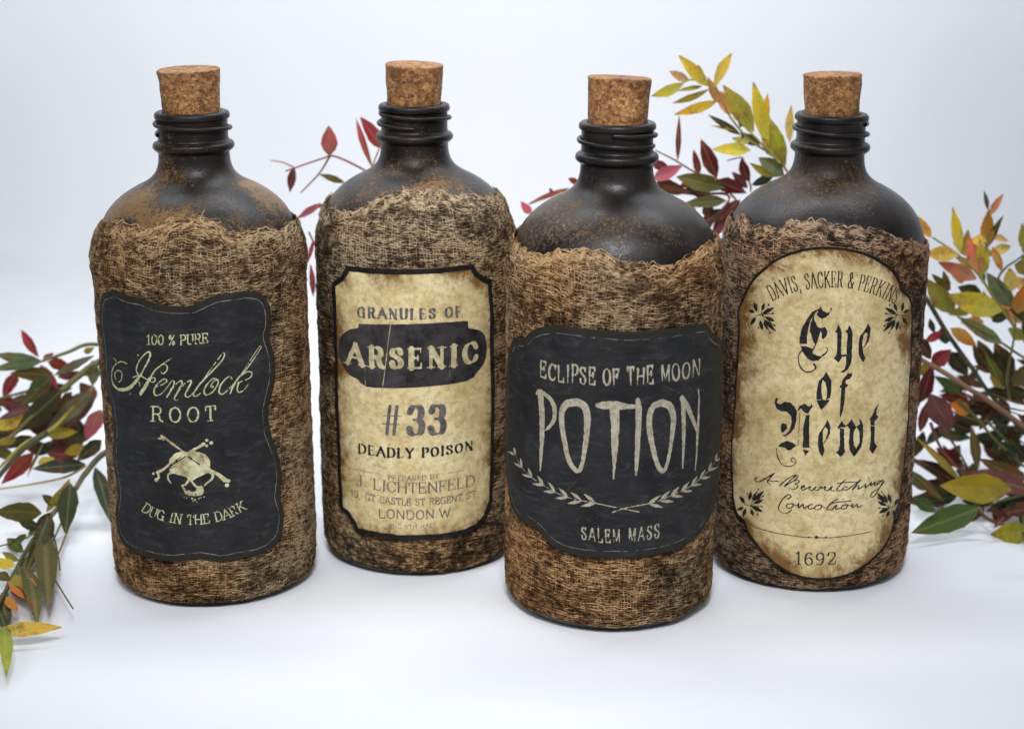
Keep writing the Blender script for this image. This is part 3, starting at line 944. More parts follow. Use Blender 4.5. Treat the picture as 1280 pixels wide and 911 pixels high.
GL = {
    'A': G(.86, B_((0, 0), (.42, 1)), B_((.84, 0), (.42, 1)), l_((.17, .34), (.67, .34))),
    'B': G(.74, L_((.12, 0), (.12, 1)), c_((.12, 1), (.45, 1), (.62, .88), (.60, .66), (.42, .53), (.12, .52)), c_((.3, .52), (.55, .5), (.70, .36), (.67, .12), (.45, 0), (.12, 0))),
    'C': G(.80, c_((.72, .76), (.62, .93), (.42, 1), (.18, .88), (.06, .5), (.18, .12), (.42, 0), (.64, .08), (.74, .26)), l_((.73, .70), (.73, .97))),
    'D': G(.84, L_((.12, 0), (.12, 1)), c_((.12, 1), (.42, 1), (.68, .86), (.78, .5), (.68, .14), (.42, 0), (.12, 0))),
    'E': G(.72, L_((.12, 0), (.12, 1)), l_((.12, 1), (.64, 1), (.65, .78)), l_((.12, .52), (.50, .52)), l_((.49, .38), (.49, .66)), l_((.12, 0), (.67, 0), (.68, .24))),
    'F': G(.68, L_((.12, 0), (.12, 1)), l_((.12, 1), (.62, 1), (.63, .78)), l_((.12, .52), (.48, .52)), l_((.47, .38), (.47, .66))),
    'G': G(.84, c_((.72, .76), (.62, .93), (.42, 1), (.18, .88), (.06, .5), (.18, .12), (.42, 0), (.62, .06), (.72, .2)), B_((.72, .0), (.72, .42)), l_((.54, .42), (.82, .42))),
    'H': G(.88, L_((.12, 0), (.12, 1)), L_((.76, 0), (.76, 1)), l_((.12, .52), (.76, .52))),
    'I': G(.36, L_((.18, 0), (.18, 1))),
    'J': G(.56, B_((.42, 1), (.42, .25)), c_((.42, .28), (.38, .05), (.2, 0), (.05, .1), (.06, .22))),
    'K': G(.84, L_((.12, 0), (.12, 1)), B_((.72, 1), (.14, .42)), B_((.78, 0), (.34, .60))),
    'L': G(.68, L_((.12, 0), (.12, 1)), l_((.12, 0), (.62, 0), (.64, .26))),
    'M': G(1.0, L_((.12, 0), (.14, 1)), l_((.14, 1), (.50, .1)), l_((.50, .1), (.86, 1)), L_((.88, 0), (.86, 1))),
    'N': G(.88, L_((.12, 0), (.12, 1)), l_((.12, 1), (.76, 0)), L_((.76, 0), (.76, 1))),
    'O': G(.84, c_((.42, 1), (.18, .88), (.06, .5), (.18, .12), (.42, 0), (.66, .12), (.78, .5), (.66, .88), (.42, 1))),
    'P': G(.72, L_((.12, 0), (.12, 1)), c_((.12, 1), (.45, 1), (.64, .88), (.64, .60), (.45, .47), (.12, .46))),
    'R': G(.82, L_((.12, 0), (.12, 1)), c_((.12, 1), (.45, 1), (.62, .88), (.62, .62), (.45, .5), (.12, .49)), c_((.38, .5), (.52, .38), (.60, .10), (.78, .0))),
    'S': G(.68, c_((.58, .78), (.50, .94), (.33, 1), (.13, .92), (.10, .72), (.28, .58), (.48, .46), (.60, .28), (.50, .06), (.32, 0), (.13, .07), (.08, .24)), l_((.59, .74), (.59, .98)), l_((.07, .04), (.07, .28))),
    'T': G(.76, L_((.38, 0), (.38, 1)), l_((.06, .76), (.06, 1), (.70, 1), (.70, .76))),
    'U': G(.86, B_((.12, 1), (.12, .34)), c_((.12, .36), (.18, .08), (.42, 0), (.66, .08), (.74, .36)), B_((.74, 1), (.74, .34))),
    'V': G(.84, B_((.02, 1), (.42, 0)), B_((.82, 1), (.42, 0))),
    'W': G(1.1, B_((.02, 1), (.30, 0)), l_((.30, 0), (.55, .85)), l_((.55, .85), (.80, 0)), B_((1.08, 1), (.80, 0))),
    'Y': G(.80, B_((.02, 1), (.40, .46)), B_((.78, 1), (.40, .46)), B_((.40, 0), (.40, .46))),
    'X': G(.80, L_((.05, 1), (.75, 0)), L_((.72, 1), (.05, 0))),
    '0': G(.70, c_((.35, 1), (.14, .86), (.07, .5), (.14, .14), (.35, 0), (.56, .14), (.63, .5), (.56, .86), (.35, 1))),
    '1': G(.50, B_((.26, 0), (.26, 1)), l_((.26, 1), (.08, .82))),
    '2': G(.66, c_((.09, .74), (.14, .94), (.34, 1), (.55, .9), (.56, .66), (.36, .36), (.08, .02)), l_((.08, .02), (.60, .02), (.62, .22))),
    '3': G(.66, c_((.09, .80), (.18, .97), (.34, 1), (.54, .92), (.56, .68), (.44, .55), (.26, .53)), c_((.26, .53), (.48, .50), (.60, .34), (.54, .07), (.32, 0), (.14, .04), (.06, .20))),
    '5': G(.66, l_((.56, .98), (.14, .98), (.11, .52)), c_((.11, .54), (.32, .62), (.54, .5), (.58, .26), (.44, .04), (.22, .0), (.07, .14))),
    '6': G(.68, c_((.56, .90), (.40, 1), (.18, .84), (.08, .44), (.14, .12), (.34, 0), (.54, .10), (.60, .32), (.50, .54), (.32, .58), (.12, .42))),
    '9': G(.68, c_((.10, .10), (.26, 0), (.48, .16), (.59, .56), (.54, .88), (.34, 1), (.14, .90), (.07, .68), (.17, .46), (.35, .42), (.56, .58))),
    '#': G(.90, l_((.26, 0), (.40, 1)), l_((.56, 0), (.70, 1)), l_((.06, .36), (.80, .36)), l_((.12, .66), (.86, .66))),
    '%': G(.80, c_((.2, 1), (.08, .8), (.2, .6), (.32, .8), (.2, 1)), l_((.66, 1), (.12, 0)), c_((.58, .4), (.46, .2), (.58, 0), (.70, .2), (.58, .4))),
    '&': G(.86, c_((.80, .42), (.62, .12), (.34, 0), (.10, .1), (.08, .34), (.30, .54), (.50, .72), (.46, .95), (.30, 1), (.18, .86), (.24, .66), (.50, .30), (.80, .02))),
    ',': G(.26, c_((.12, .06), (.14, -.06), (.05, -.18))),
    '.': G(.26, l_((.09, .06), (.15, .06))),
    ' ': G(.42),
}

STY = {
    'type': dict(thin=.10, thick=.14, nib=10, serif=.13, sw=.07),
    'bold': dict(thin=.06, thick=.33, nib=12, serif=.12, sw=.06),
    'num': dict(thin=.06, thick=.27, nib=8, serif=.14, sw=.05),
    'rom': dict(thin=.07, thick=.16, nib=10, serif=.10, sw=.05),
    'semi': dict(thin=.10, thick=.20, nib=10, serif=.12, sw=.07),
    'cond': dict(thin=.035, thick=.085, nib=5, serif=.05, sw=.03),
    'sans': dict(thin=.13, thick=.16, nib=10, serif=0, sw=0),
    'creep': dict(thin=.07, thick=.085, nib=20, serif=0, sw=0, taper=True),
}


def text(art, s, path, h, style, rot=False, gap=.10, slant=0.0, jitter=0.0, big_first=False):
    sty = STY[style]
    path = catmull(path, 16) if len(path) > 2 else np.asarray(path, float)
    seg = np.hypot(*np.diff(path, axis=0).T); cum = np.concatenate([[0], np.cumsum(seg)])
    wid = [GL[ch][0] + gap for ch in s]
    sc = cum[-1] / (sum(wid) - gap)        # px per unit width
    x = 0.0
    rnd = random.Random(len(s) * 31 + ord(s[0]))
    for ch, wd in zip(s, wid):
        gw = wd - gap
        mid = (x + gw / 2) * sc
        bx = np.interp(mid, cum, path[:, 0]); by = np.interp(mid, cum, path[:, 1])
        e = .5
        tx = np.interp(mid + e, cum, path[:, 0]) - np.interp(mid - e, cum, path[:, 0])
        ty = np.interp(mid + e, cum, path[:, 1]) - np.interp(mid - e, cum, path[:, 1])
        n = math.hypot(tx, ty) or 1; tx /= n; ty /= n
        if mid - e < 0 or mid + e > cum[-1]: pass
        ux, uy = (ty, -tx) if rot else (0, -1)
        jr = (rnd.random() - .5) * jitter; jh = 1 + (rnd.random() - .5) * jitter * 2; jy = (rnd.random() - .5) * jitter * .5

        def mp(p):
            a = (p[0] - gw / 2) * sc + slant * p[1] * h + jr * p[1] * h; v = (p[1] * jh + jy) * h
            return (bx + tx * a + ux * v, by + ty * a + uy * v)
        for kind, pts in GL[ch][1]:
            P = catmull(pts, 6) if kind == 'c' else np.asarray(pts, float)
            Q = np.array([mp(p) for p in P])
            nib = math.radians(sty['nib'])
            if sty.get('taper'):
                k = np.linspace(0, 1, len(Q))
                if kind != 'c' and len(Q) == 2:
                    # start heavy at the top end
                    top = Q[0, 1] < Q[1, 1]
                    r = np.array([.62, .22]) if top else np.array([.22, .62])
                else: r = .30 + .30 * np.sin(np.pi * k)
                art.cap(Q, r * h * .12)
            else:
                for k in range(len(Q) - 1):
                    d = P[k + 1] - P[k]; th = math.atan2(d[1], d[0] * sc / h if h else d[0])
                    r = .5 * h * (sty['thin'] + (sty['thick'] - sty['thin']) * abs(math.sin(th - nib)))
                    if kind == 'l' and abs(d[0]) < .03 and abs(d[1]) < .3 and ch != '.': r = .5 * h * (sty['thin'] * 1.3)
                    if ch == 'N' and kind == 'L' and style in ('bold', 'num'): r *= .6
                    if ch == '#': r *= .5
                    art.cap(Q[k:k + 2], r)
            if sty['serif'] and kind in 'LB' and not sty.get('taper'):
                ends = [P[0], P[-1]] if kind == 'L' else [P[0]]
                for p in ends:
                    if p[1] < .03 or p[1] > .97:
                        so = sty['serif'] * h / sc + sty['thick'] * .25 * h / sc
                        art.cap([mp((p[0] - so, p[1])), mp((p[0] + so, p[1]))], sty['sw'] * h * .55)
        x += wd


def crop(ox, oy, sc):
    return lambda pts: [(ox + p[0] / sc, oy + p[1] / sc) for p in pts]


# ------------------------------------------------------------------ the four bottles
PAL_A = ((.026, .016, .009), (.175, .104, .053), (.51, .36, .205))
PAL_B = ((.022, .014, .010), (.14, .088, .050), (.55, .40, .245))
PAL_C = ((.028, .016, .009), (.19, .105, .050), (.53, .35, .19))
PAL_D = ((.020, .013, .010), (.12, .072, .046), (.48, .32, .20))

b1 = Bottle('hemlock_bottle', 'leftmost bottle wrapped in brown gauze with black skull label and cork stopper', (-.1116, -.0293), -.008, 1, .36,
            [(110, 300), (114, 290), (126, 276), (142, 275), (159, 283), (182, 285), (198, 276), (222, 271), (250, 273), (273, 277), (283, 287), (311, 290), (334, 287), (353, 283), (376, 281), (384, 292)],
            189.3, 10.9, PAL_A, foot=0.0, hs=-.8, bulge=2.2)
b2 = Bottle('arsenic_bottle', 'gauze wrapped bottle with tan black-framed arsenic label, second from left and farthest back', (-.0362, .0005), 0.0, 2, .26,
            [(392, 275), (397, 262), (405, 256), (418, 262), (434, 266), (450, 258), (475, 246), (510, 240), (529, 243), (548, 241), (574, 248), (593, 243), (618, 243), (634, 252), (643, 268)],
            189.0, 10.75, PAL_B, open_top=.45, hs=-1.6, bulge=.8)
b3 = Bottle('eclipse_bottle', 'frontmost gauze wrapped bottle with black label of tall dripping letters over a laurel', (.0353, -.0511), .004, 3, .20,
            [(628, 300), (636, 284), (646, 303), (668, 320), (682, 322), (711, 311), (737, 311), (762, 324), (798, 331), (827, 329), (864, 320), (885, 305), (900, 290), (906, 300)],
            189.6, 10.9, PAL_C, foot=1.6, hs=-1.8, bulge=1.5)
b4 = Bottle('newt_bottle', 'rightmost gauze wrapped bottle with tall cream blackletter label and cork stopper', (.1134, -.0154), .012, 4, .17,
            [(897, 292), (905, 278), (920, 276), (929, 265), (939, 280), (955, 284), (975, 287), (989, 275), (1007, 274), (1039, 281), (1073, 284), (1106, 292), (1147, 303), (1156, 309)],
            188.6, 10.6, PAL_D, open_top=.25, hs=-3.2)

# ---- label 1: hemlock
out1 = [(128, 366.5), (142, 363), (157, 369), (175.5, 373), (199, 381), (220, 383), (241.6, 382), (265, 371), (289, 366.5), (312, 364), (329, 369), (338, 385), (338, 407), (336, 421), (343, 444), (343, 477), (336, 510), (338, 539), (348, 567), (352.5, 595), (350, 619), (355, 643), (350, 671), (331, 690), (303, 697), (275, 701.6), (251, 698), (218, 701.6), (185, 697), (161, 687), (150, 671), (145, 642.6), (147, 614), (141.5, 576.5), (142.5, 539), (138, 506), (131, 477), (129, 435), (124.5, 406.6), (124.5, 383)]
lab1, st1 = make_label(b1, out1, mat_chalk_label(1), 'black wavy-edged paper label with chalk lettering, a skull and crossed bones')
band(b1, st1, 2.3, 2.52, 'border_line', M_LINE, lab1, .035, wear=.035, rough=.5)
a = Art(b1)
text(a, '100 % PURE', [(183, 430.6), (222, 431), (260, 428.5)], 12, 'type', gap=.08)
a.build('lettering', M_CREAM, lab1, .04, wear=.09); a = Art(b1)
text(a, 'ROOT', [(189, 526), (230, 527.5), (270, 525)], 18, 'type', gap=.38)
a.build('lettering', M_CREAM, lab1, .04, wear=.09); a = Art(b1)
text(a, 'DUG IN THE DARK', [(176, 638), (196, 648), (239, 655), (280, 649), (308, 636)], 11.5, 'type', rot=True, gap=.12)
a.build('lettering', M_CREAM, lab1, .04, wear=.09); a = Art(b1)
c = crop(130, 430, 6.564)
hem = [
    ([(80, 108), (92, 122), (105, 145)], .7), ([(190, 160), (150, 143), (105, 160), (70, 210), (60, 270), (75, 330), (115, 370)], (.6, .8, 1.0, 1.3, 1.5, 1.7, 2.2)),
    ([(115, 370), (175, 372), (225, 345), (265, 300), (288, 265)], (2.4, 2.8, 2.8, 2.4, 2.0)),
    ([(100, 290), (90, 250), (110, 218), (140, 225), (150, 260), (138, 300), (120, 312)], (.9, 1, .8, .8, 1.0, .9, .6)),
    ([(288, 265), (265, 215), (285, 150), (330, 90), (370, 62), (382, 90), (360, 150), (320, 220), (298, 262)], (1.6, 1.3, 1.0, .9, 1.0, 1.7, 1.4, 1.0, 1.6)),
    ([(300, 265), (270, 262), (235, 275)], (1.5, 1, .6)), ([(285, 310), (295, 350)], (.8, .4)),
    ([(290, 252), (330, 278), (375, 300)], (1.2, 1.0, 1.0)), ([(375, 298), (400, 275), (422, 285), (415, 306), (392, 312), (375, 300)], .9),
    ([(372, 285), (340, 345), (298, 408)], (2.2, 2.8, 2.8)), ([(375, 290), (415, 220), (480, 165), (555, 115)], (2.0, 1.2, .8, .5)),
    ([(480, 165), (512, 168), (520, 205), (500, 235), (480, 240), (470, 225)], (.7, 1, 1, .9, .8, .6)),
    ([(415, 350), (460, 340), (510, 312), (512, 288), (480, 292), (430, 340), (410, 390), (428, 422), (480, 400), (522, 350)], (.6, .8, 1, 1, 1, 1.2, 1.5, 1.3, .8, .6)),
    ([(522, 350), (560, 300), (578, 315), (555, 370), (515, 435)], (.6, .9, 1.2, 1.3, 1.1)),
    ([(530, 410), (590, 330), (630, 300), (642, 318), (610, 385), (575, 445)], (.6, .7, .9, 1.2, 1.3, 1.1)),
    ([(590, 425), (650, 335), (705, 298), (716, 312), (690, 365), (668, 410), (680, 435), (712, 420), (745, 380)], (.5, .7, .9, 1.2, 1.3, 1.1, .9, .7, .5)),
    ([(575, 445), (590, 462), (608, 455)], (.9, .7, .5)),
    ([(720, 415), (760, 365), (850, 240), (940, 120), (975, 75), (990, 88), (968, 135), (900, 210), (830, 280), (780, 335), (742, 392), (735, 422), (760, 425), (805, 390)], (.4, .6, .7, .7, .8, .9, 1.0, 1.0, 1.2, 1.3, 1.3, 1.1, .8, .5)),
    ([(935, 292), (895, 283), (845, 330), (820, 385), (842, 415), (890, 392), (930, 335), (936, 300), (905, 302), (872, 345)], (.8, .9, 1.1, 1.4, 1.3, .9, 1, .9, .7, .6)),
    ([(872, 350), (900, 345), (885, 360)], .6),
    ([(1050, 285), (1038, 266), (1000, 285), (955, 340), (943, 390), (968, 410), (1020, 375), (1062, 330)], (1.1, .8, .9, 1.3, 1.5, 1.2, .7, .5)),
    ([(1035, 405), (1080, 320), (1150, 215), (1230, 90), (1280, 15)], (1.2, .9, .6, .6, .6)),
    ([(1280, 15), (1290, 30), (1240, 110), (1160, 220), (1110, 270), (1065, 335), (1040, 398)], (.6, .8, .9, .9, 1.0, 1.2, 1.3)),
    ([(1115, 272), (1170, 230), (1212, 232), (1205, 272), (1150, 300), (1100, 318)], (.6, .8, 1, 1, .8, .6)),
    ([(1105, 318), (1095, 370), (1110, 396), (1150, 375), (1185, 330)], (1.2, 1.3, 1, .7, .4)),
    ([(280, 90), (282, 91)], 1.3), ([(215, 405), (217, 407)], 1.2),
]
for pts, r in hem:
    P = catmull(c(pts), 6)
    rr = r if np.isscalar(r) else np.interp(np.linspace(0, 1, len(P)), np.linspace(0, 1, len(r)), r)
    a.cap(P, np.asarray(rr) * .82)
a.build('script_lettering', M_CREAM, lab1, .042, wear=.09)
# skull and crossed bones
a = Art(b1, .14); c = crop(180, 535, 9.108)
a.poly(c([(285, 400), (300, 340), (350, 290), (410, 265), (500, 268), (560, 260), (640, 268), (710, 310), (755, 380), (757, 450), (740, 500), (700, 520), (640, 550), (590, 572), (545, 602), (505, 595), (480, 555), (400, 535), (330, 510), (290, 490), (295, 440)]), smooth=3)
a.cap(catmull(c([(330, 498), (278, 525), (272, 575), (305, 625)]), 5), (np.linspace(1.7, .7, 16)))
a.cap(catmull(c([(738, 490), (782, 530), (772, 580), (712, 628), (680, 668)]), 5), np.linspace(2.0, .7, 21))
a.cap(c([(515, 585), (475, 640), (430, 652)]), (1.6, 1.2, .8)); a.cap(c([(432, 650), (458, 690), (485, 742)]), (.9, 1.4, 1.6))
a.cap(c([(540, 598), (590, 660), (640, 685)]), (1.8, 1.4, 1.6))
a.poly(c([(465, 745), (490, 715), (520, 700), (535, 718), (590, 712), (602, 670), (655, 655), (682, 690), (672, 745), (620, 770), (520, 766)]), smooth=2)
for x, y, r in [(425, 775, .6), (455, 785, .7), (485, 795, .8), (515, 780, .5), (548, 800, 1.3), (580, 815, 1.3), (600, 840, .9), (560, 830, .8), (625, 800, 1.1), (650, 790, .9), (685, 780, .8), (530, 755, .5)]:
    a.dot(c([(x, y)])[0], r)
a.cap(c([(230, 105), (480, 290)]), (1.7, 1.1)); a.cap(c([(165, 118), (235, 112)]), (1.2, 2.0)); a.dot(c([(205, 90)])[0], 1.8); a.dot(c([(225, 125)])[0], 2)
a.cap(c([(745, 475), (850, 530), (920, 590)]), (2.0, 2.2, 3.0)); a.dot(c([(960, 600)])[0], 2.5); a.dot(c([(945, 650)])[0], 2.7)
a.cap(c([(480, 290), (440, 315), (315, 395), (210, 475), (150, 505)]), (1.5, 1.5, 1.5, 1.7, 2.0)); a.dot(c([(105, 520)])[0], 2.0); a.cap(c([(165, 530), (170, 560), (135, 590)]), (1.5, 1.4, 2.3))
a.cap(c([(480, 290), (560, 250), (680, 180)]), (1.6, 1.8, 2.3)); a.dot(c([(715, 135)])[0], 2.0); a.dot(c([(765, 165)])[0], 2.3); a.dot(c([(712, 200)])[0], 2.0)
a.cap(c([(250, 470), (350, 400), (470, 325)]), (1.0, .8, .7), sub=True); a.cap(c([(290, 425), (420, 328)]), (.5, .5), sub=True); a.cap(c([(505, 325), (630, 412)]), (.6, .6), sub=True)
a.cap(c([(300, 455), (360, 430)]), .35, sub=True); a.cap(c([(640, 300), (680, 350), (675, 400)]), .3, sub=True)
a.cap(c([(500, 745), (500, 768)]), .3, sub=True); a.cap(c([(545, 748), (545, 770)]), .3, sub=True); a.cap(c([(590, 745), (592, 770)]), .3, sub=True); a.cap(c([(632, 735), (636, 768)]), .3, sub=True)
a.build('skull_and_crossbones', mat_ink('bone_print_mottled', (.26, .22, .10), (.66, .62, .40), 210), lab1, .045, wear=.10, wscale=1.4)

# ---- label 2: arsenic
out2 = [(433.6, 332), (459, 335), (499, 336.5), (538, 335.5), (568, 333), (592, 330), (597, 340), (605.5, 346.5), (615, 350), (617, 399), (618, 490), (618, 560), (616, 625.6), (608, 648), (598, 659), (583, 667), (545.6, 673.5), (504, 674.6), (472.6, 671), (445, 665), (441, 655), (434, 644), (424.6, 636), (422.5, 594), (419, 490), (417, 399), (415, 353.6), (425.7, 345.7), (431, 338)]
lab2, st2 = make_label(b2, out2, mat_old_paper(2, 30.0), 'yellowed paper label in a thick black frame with a dark plaque', smooth=0)
band(b2, st2, -.02, 2.0, 'label_frame', M_FRAME, lab2, .035, rough=.35)
c = crop(400, 320, 5.06)
a = Art(b2, .16)
a.poly(c([(245, 425), (300, 430), (600, 430), (900, 410), (935, 420), (940, 455), (1000, 465), (1045, 505), (1058, 600), (1040, 680), (990, 740), (930, 790), (700, 825), (450, 835), (290, 825), (240, 780), (190, 755), (150, 700), (120, 640), (120, 540), (150, 490), (200, 460), (240, 455)]), smooth=2)
a.cap(c([(446, 432), (430, 560), (396, 830)]), .3, sub=True); a.cap(c([(820, 700), (825, 815)]), .15, sub=True); a.cap(c([(285, 640), (288, 820)]), .12, sub=True)
plq = a.build('dark_plaque', M_PLAQUE, lab2, .035, wear=.04, wscale=1.5)
a = Art(b2)
text(a, 'ARSENIC', [(435, 453.5), (470, 458.5), (515, 460), (560, 457.5), (597, 451.5)], 24, 'bold', gap=.40)
a.build('plaque_lettering', M_PLAQTXT, lab2, .075, wear=.07, wscale=1.6)
a = Art(b2, .14)
text(a, 'GRANULES OF', [(447, 396), (510, 399), (577, 395.5)], 12, 'bold', gap=.36)
a.build('lettering', M_FADED, lab2, .04, wear=.06, wscale=.8); a = Art(b2, .14)
text(a, '#33', [(476, 542), (516, 543), (556, 541.5)], 35, 'num', gap=.26)
a.build('number', M_FADED, lab2, .04, wear=.06, wscale=.8)
a = Art(b2, .13)
text(a, 'DEADLY POISON', [(448, 565.5), (483, 570.5), (518, 571.5), (556, 568.5), (591, 562)], 11, 'bold', gap=.26)
a.build('lettering', M_INK, lab2, .04, wear=.06, wscale=.9)
a = Art(b2, .11)
text(a, 'PREPARED BY', [(485, 599.5), (517, 600.5), (549, 598)], 6, 'semi', gap=.12)
a.build('lettering', M_FADED, lab2, .04, wear=.05, wscale=.8); a = Art(b2, .11)
text(a, 'J. LICHTENFELD', [(445, 606.5), (480, 613.5), (518, 616), (556, 613.5), (594, 606.5)], 13, 'rom', gap=.08)
a.build('lettering', M_FADED, lab2, .04, wear=.05, wscale=.8); a = Art(b2, .11)
text(a, '19, GT CASTLE ST REGENT ST', [(438, 620), (478, 629), (518, 631.5), (558, 629), (595, 621.5)], 8.5, 'sans', gap=.14)
a.build('lettering', M_FADED, lab2, .04, wear=.05, wscale=.8); a = Art(b2, .11)
text(a, 'LONDON.W', [(473, 647), (518, 648.5), (563, 646)], 11, 'sans', gap=.12)
a.build('lettering', M_FADED, lab2, .04, wear=.05, wscale=.8); a = Art(b2, .11)
text(a, 'ENG 5TH HALL', [(486, 659.5), (516, 660.5), (546, 659)], 5, 'sans', gap=.2)
a.build('lettering', M_FADED, lab2, .04, wear=.05, wscale=.8); a = Art(b2, .11)
a.cap([(436, 585), (455, 589), (476, 592)], .3); a.cap([(560, 591), (580, 588)], .3)
a.build('divider_line', M_FADED, lab2, .04, wear=.05, wscale=.8)

# ---- label 3: eclipse of the moon
out3 = [(642, 421.5), (655, 423), (661, 416), (672, 410), (693, 407), (720, 410), (748, 413), (794.5, 415), (840, 411), (875, 405.5), (886, 407), (891, 415), (896, 421), (901, 424), (903.5, 450), (904, 495), (900.5, 564), (896.5, 618), (891, 638), (882, 657), (859, 680), (817, 694), (771, 698), (725, 695), (693, 684), (672, 663), (662, 655), (650, 650), (639, 631), (632.5, 587), (631, 518), (632.5, 472), (635, 445)]
lab3, st3 = make_label(b3, out3, mat_chalk_label(3), 'black curved-edge paper label with tall creepy chalk lettering and laurel')
band(b3, st3, 2.5, 2.68, 'border_line', M_LINE, lab3, .035, wear=.06, rough=.3)
a = Art(b3)
text(a, 'ECLIPSE OF THE MOON', [(675, 470), (700, 477), (735, 480), (770, 481), (800, 480), (840, 476), (875, 470)], 21, 'creep', gap=.22, jitter=.09)
a.build('lettering', M_CHALK, lab3, .04, wear=.09); a = Art(b3)
text(a, 'SALEM MASS', [(727, 673), (750, 677), (774, 678), (800, 676), (824, 671)], 16, 'creep', gap=.34, jitter=.09)
a.build('lettering', M_CHALK, lab3, .04, wear=.09); a = Art(b3)
c = crop(660, 470, 5.565)
potion = [
    [(88, 112, 24), (95, 250, 25), (95, 400, 22), (90, 550, 14), (85, 655, 6)], [(62, 120, 10), (85, 100, 14), (110, 115, 16)],
    [(105, 118, 14), (150, 150, 17), (183, 215, 18), (183, 290, 16), (155, 345, 13), (118, 378, 7)],
    [(325, 182, 28), (268, 195, 26), (238, 250, 22), (236, 340, 21), (255, 460, 19), (288, 590, 18), (345, 660, 17), (375, 615, 14), (395, 500, 17), (408, 390, 21), (412, 290, 25), (395, 215, 26), (345, 182, 28), (325, 182, 28)],
    [(485, 205, 17), (530, 203, 28), (590, 200, 26), (620, 205, 30), (680, 210, 20), (750, 212, 14)], [(600, 215, 34), (606, 330, 30), (604, 470, 24), (600, 600, 13), (595, 712, 5)],
    [(765, 165, 16), (770, 230, 23), (768, 350, 21), (760, 500, 18), (755, 600, 15), (750, 685, 7)],
    [(930, 184, 26), (872, 212, 23), (845, 290, 21), (850, 400, 21), (872, 520, 19), (905, 625, 18), (938, 660, 16), (965, 620, 14), (988, 500, 15), (1004, 380, 19), (1011, 285, 23), (988, 212, 26), (930, 184, 26)],
    [(1078, 160, 20), (1082, 280, 20), (1084, 420, 17), (1080, 520, 12), (1073, 638, 6)], [(1072, 155, 22), (1110, 215, 21), (1150, 310, 17), (1178, 385, 10)],
    [(1187, 92, 5), (1187, 180, 9), (1184, 300, 13), (1180, 400, 14), (1172, 540, 9), (1160, 652, 5)],
]
for sss in potion:
    P = np.array(sss, float)
    Q = catmull(P, 5)
    Q[:, 2] = np.maximum(Q[:, 2], 3)
    a.cap(c(Q[:, :2]), Q[:, 2] / 5.565 * .97)
a.build('title_lettering', M_CHALK, lab3, .04, wear=.09)
a = Art(b3, .13); c = crop(630, 550, 4.571)


def leafpoly(art, bse, tip, w):
    b_ = np.array(bse, float); t_ = np.array(tip, float); d = t_ - b_; n = np.array([-d[1], d[0]]); n /= np.linalg.norm(n) + 1e-9
    art.poly([b_, b_ + d * .25 + n * w * .38, b_ + d * .5 + n * w * .5, b_ + d * .78 + n * w * .26, t_, b_ + d * .78 - n * w * .26, b_ + d * .5 - n * w * .5, b_ + d * .25 - n * w * .38])


for curve in ([(770, 408), (690, 392), (600, 375), (520, 358), (400, 335), (290, 295), (180, 228), (95, 145), (58, 65)],
              [(620, 410), (700, 385), (790, 368), (870, 350), (960, 312), (1060, 262), (1140, 205), (1190, 150), (1210, 100)]):
    P = catmull(c(curve), 8)
    a.cap(P, np.linspace(.75, .4, len(P)))
    seg = np.hypot(*np.diff(P, axis=0).T); cum = np.concatenate([[0], np.cumsum(seg)]); T = cum[-1]
    for k, u in enumerate(np.linspace(.30, .97, 8)):
        p = np.array([np.interp(u * T, cum, P[:, 0]), np.interp(u * T, cum, P[:, 1])]); q = np.array([np.interp(min(u + .03, 1) * T, cum, P[:, 0]), np.interp(min(u + .03, 1) * T, cum, P[:, 1])])
        d = (q - p) / (np.linalg.norm(q - p) + 1e-9) if u < .96 else d
        L = 20 * (1 - .45 * u) * (.75 + .5 * (u < .8))
        L = 24 - 13 * u
        for sg, an in ((1, 26), (-1, 22)):
            th = math.radians(an * sg); dd = np.array([d[0] * math.cos(th) - d[1] * math.sin(th), d[0] * math.sin(th) + d[1] * math.cos(th)])
            leafpoly(a, p, p + dd * L, 5.2 - 2.2 * u)
a.build('laurel_print', M_CHALK, lab3, .04, wear=.08)
# scratches in the chalk
a = Art(b3, .12)
rnd = random.Random(4)
for k in range(34):
    x, y = rnd.uniform(655, 880), rnd.uniform(440, 670); th = rnd.choice([-.9, -.7, .5, 1.2]) + rnd.uniform(-.2, .2); L = rnd.uniform(4, 26)
    a.cap([(x, y), (x + L * math.cos(th), y + L * math.sin(th))], (.22, .16))
for (x0, y0, x1, y1) in [(864, 492, 878, 478), (858, 496, 872, 492), (866, 486, 880, 488), (870, 480, 874, 494), (862, 484, 870, 496), (692, 478, 697, 486), (697, 478, 692, 485)]:
    a.cap([(x0, y0), (x1, y1)], .22)
a.build('chalk_scratches', mat_ink('scratch', (.05, .055, .06), (.13, .135, .14), 300), lab3, .03, wear=.04)

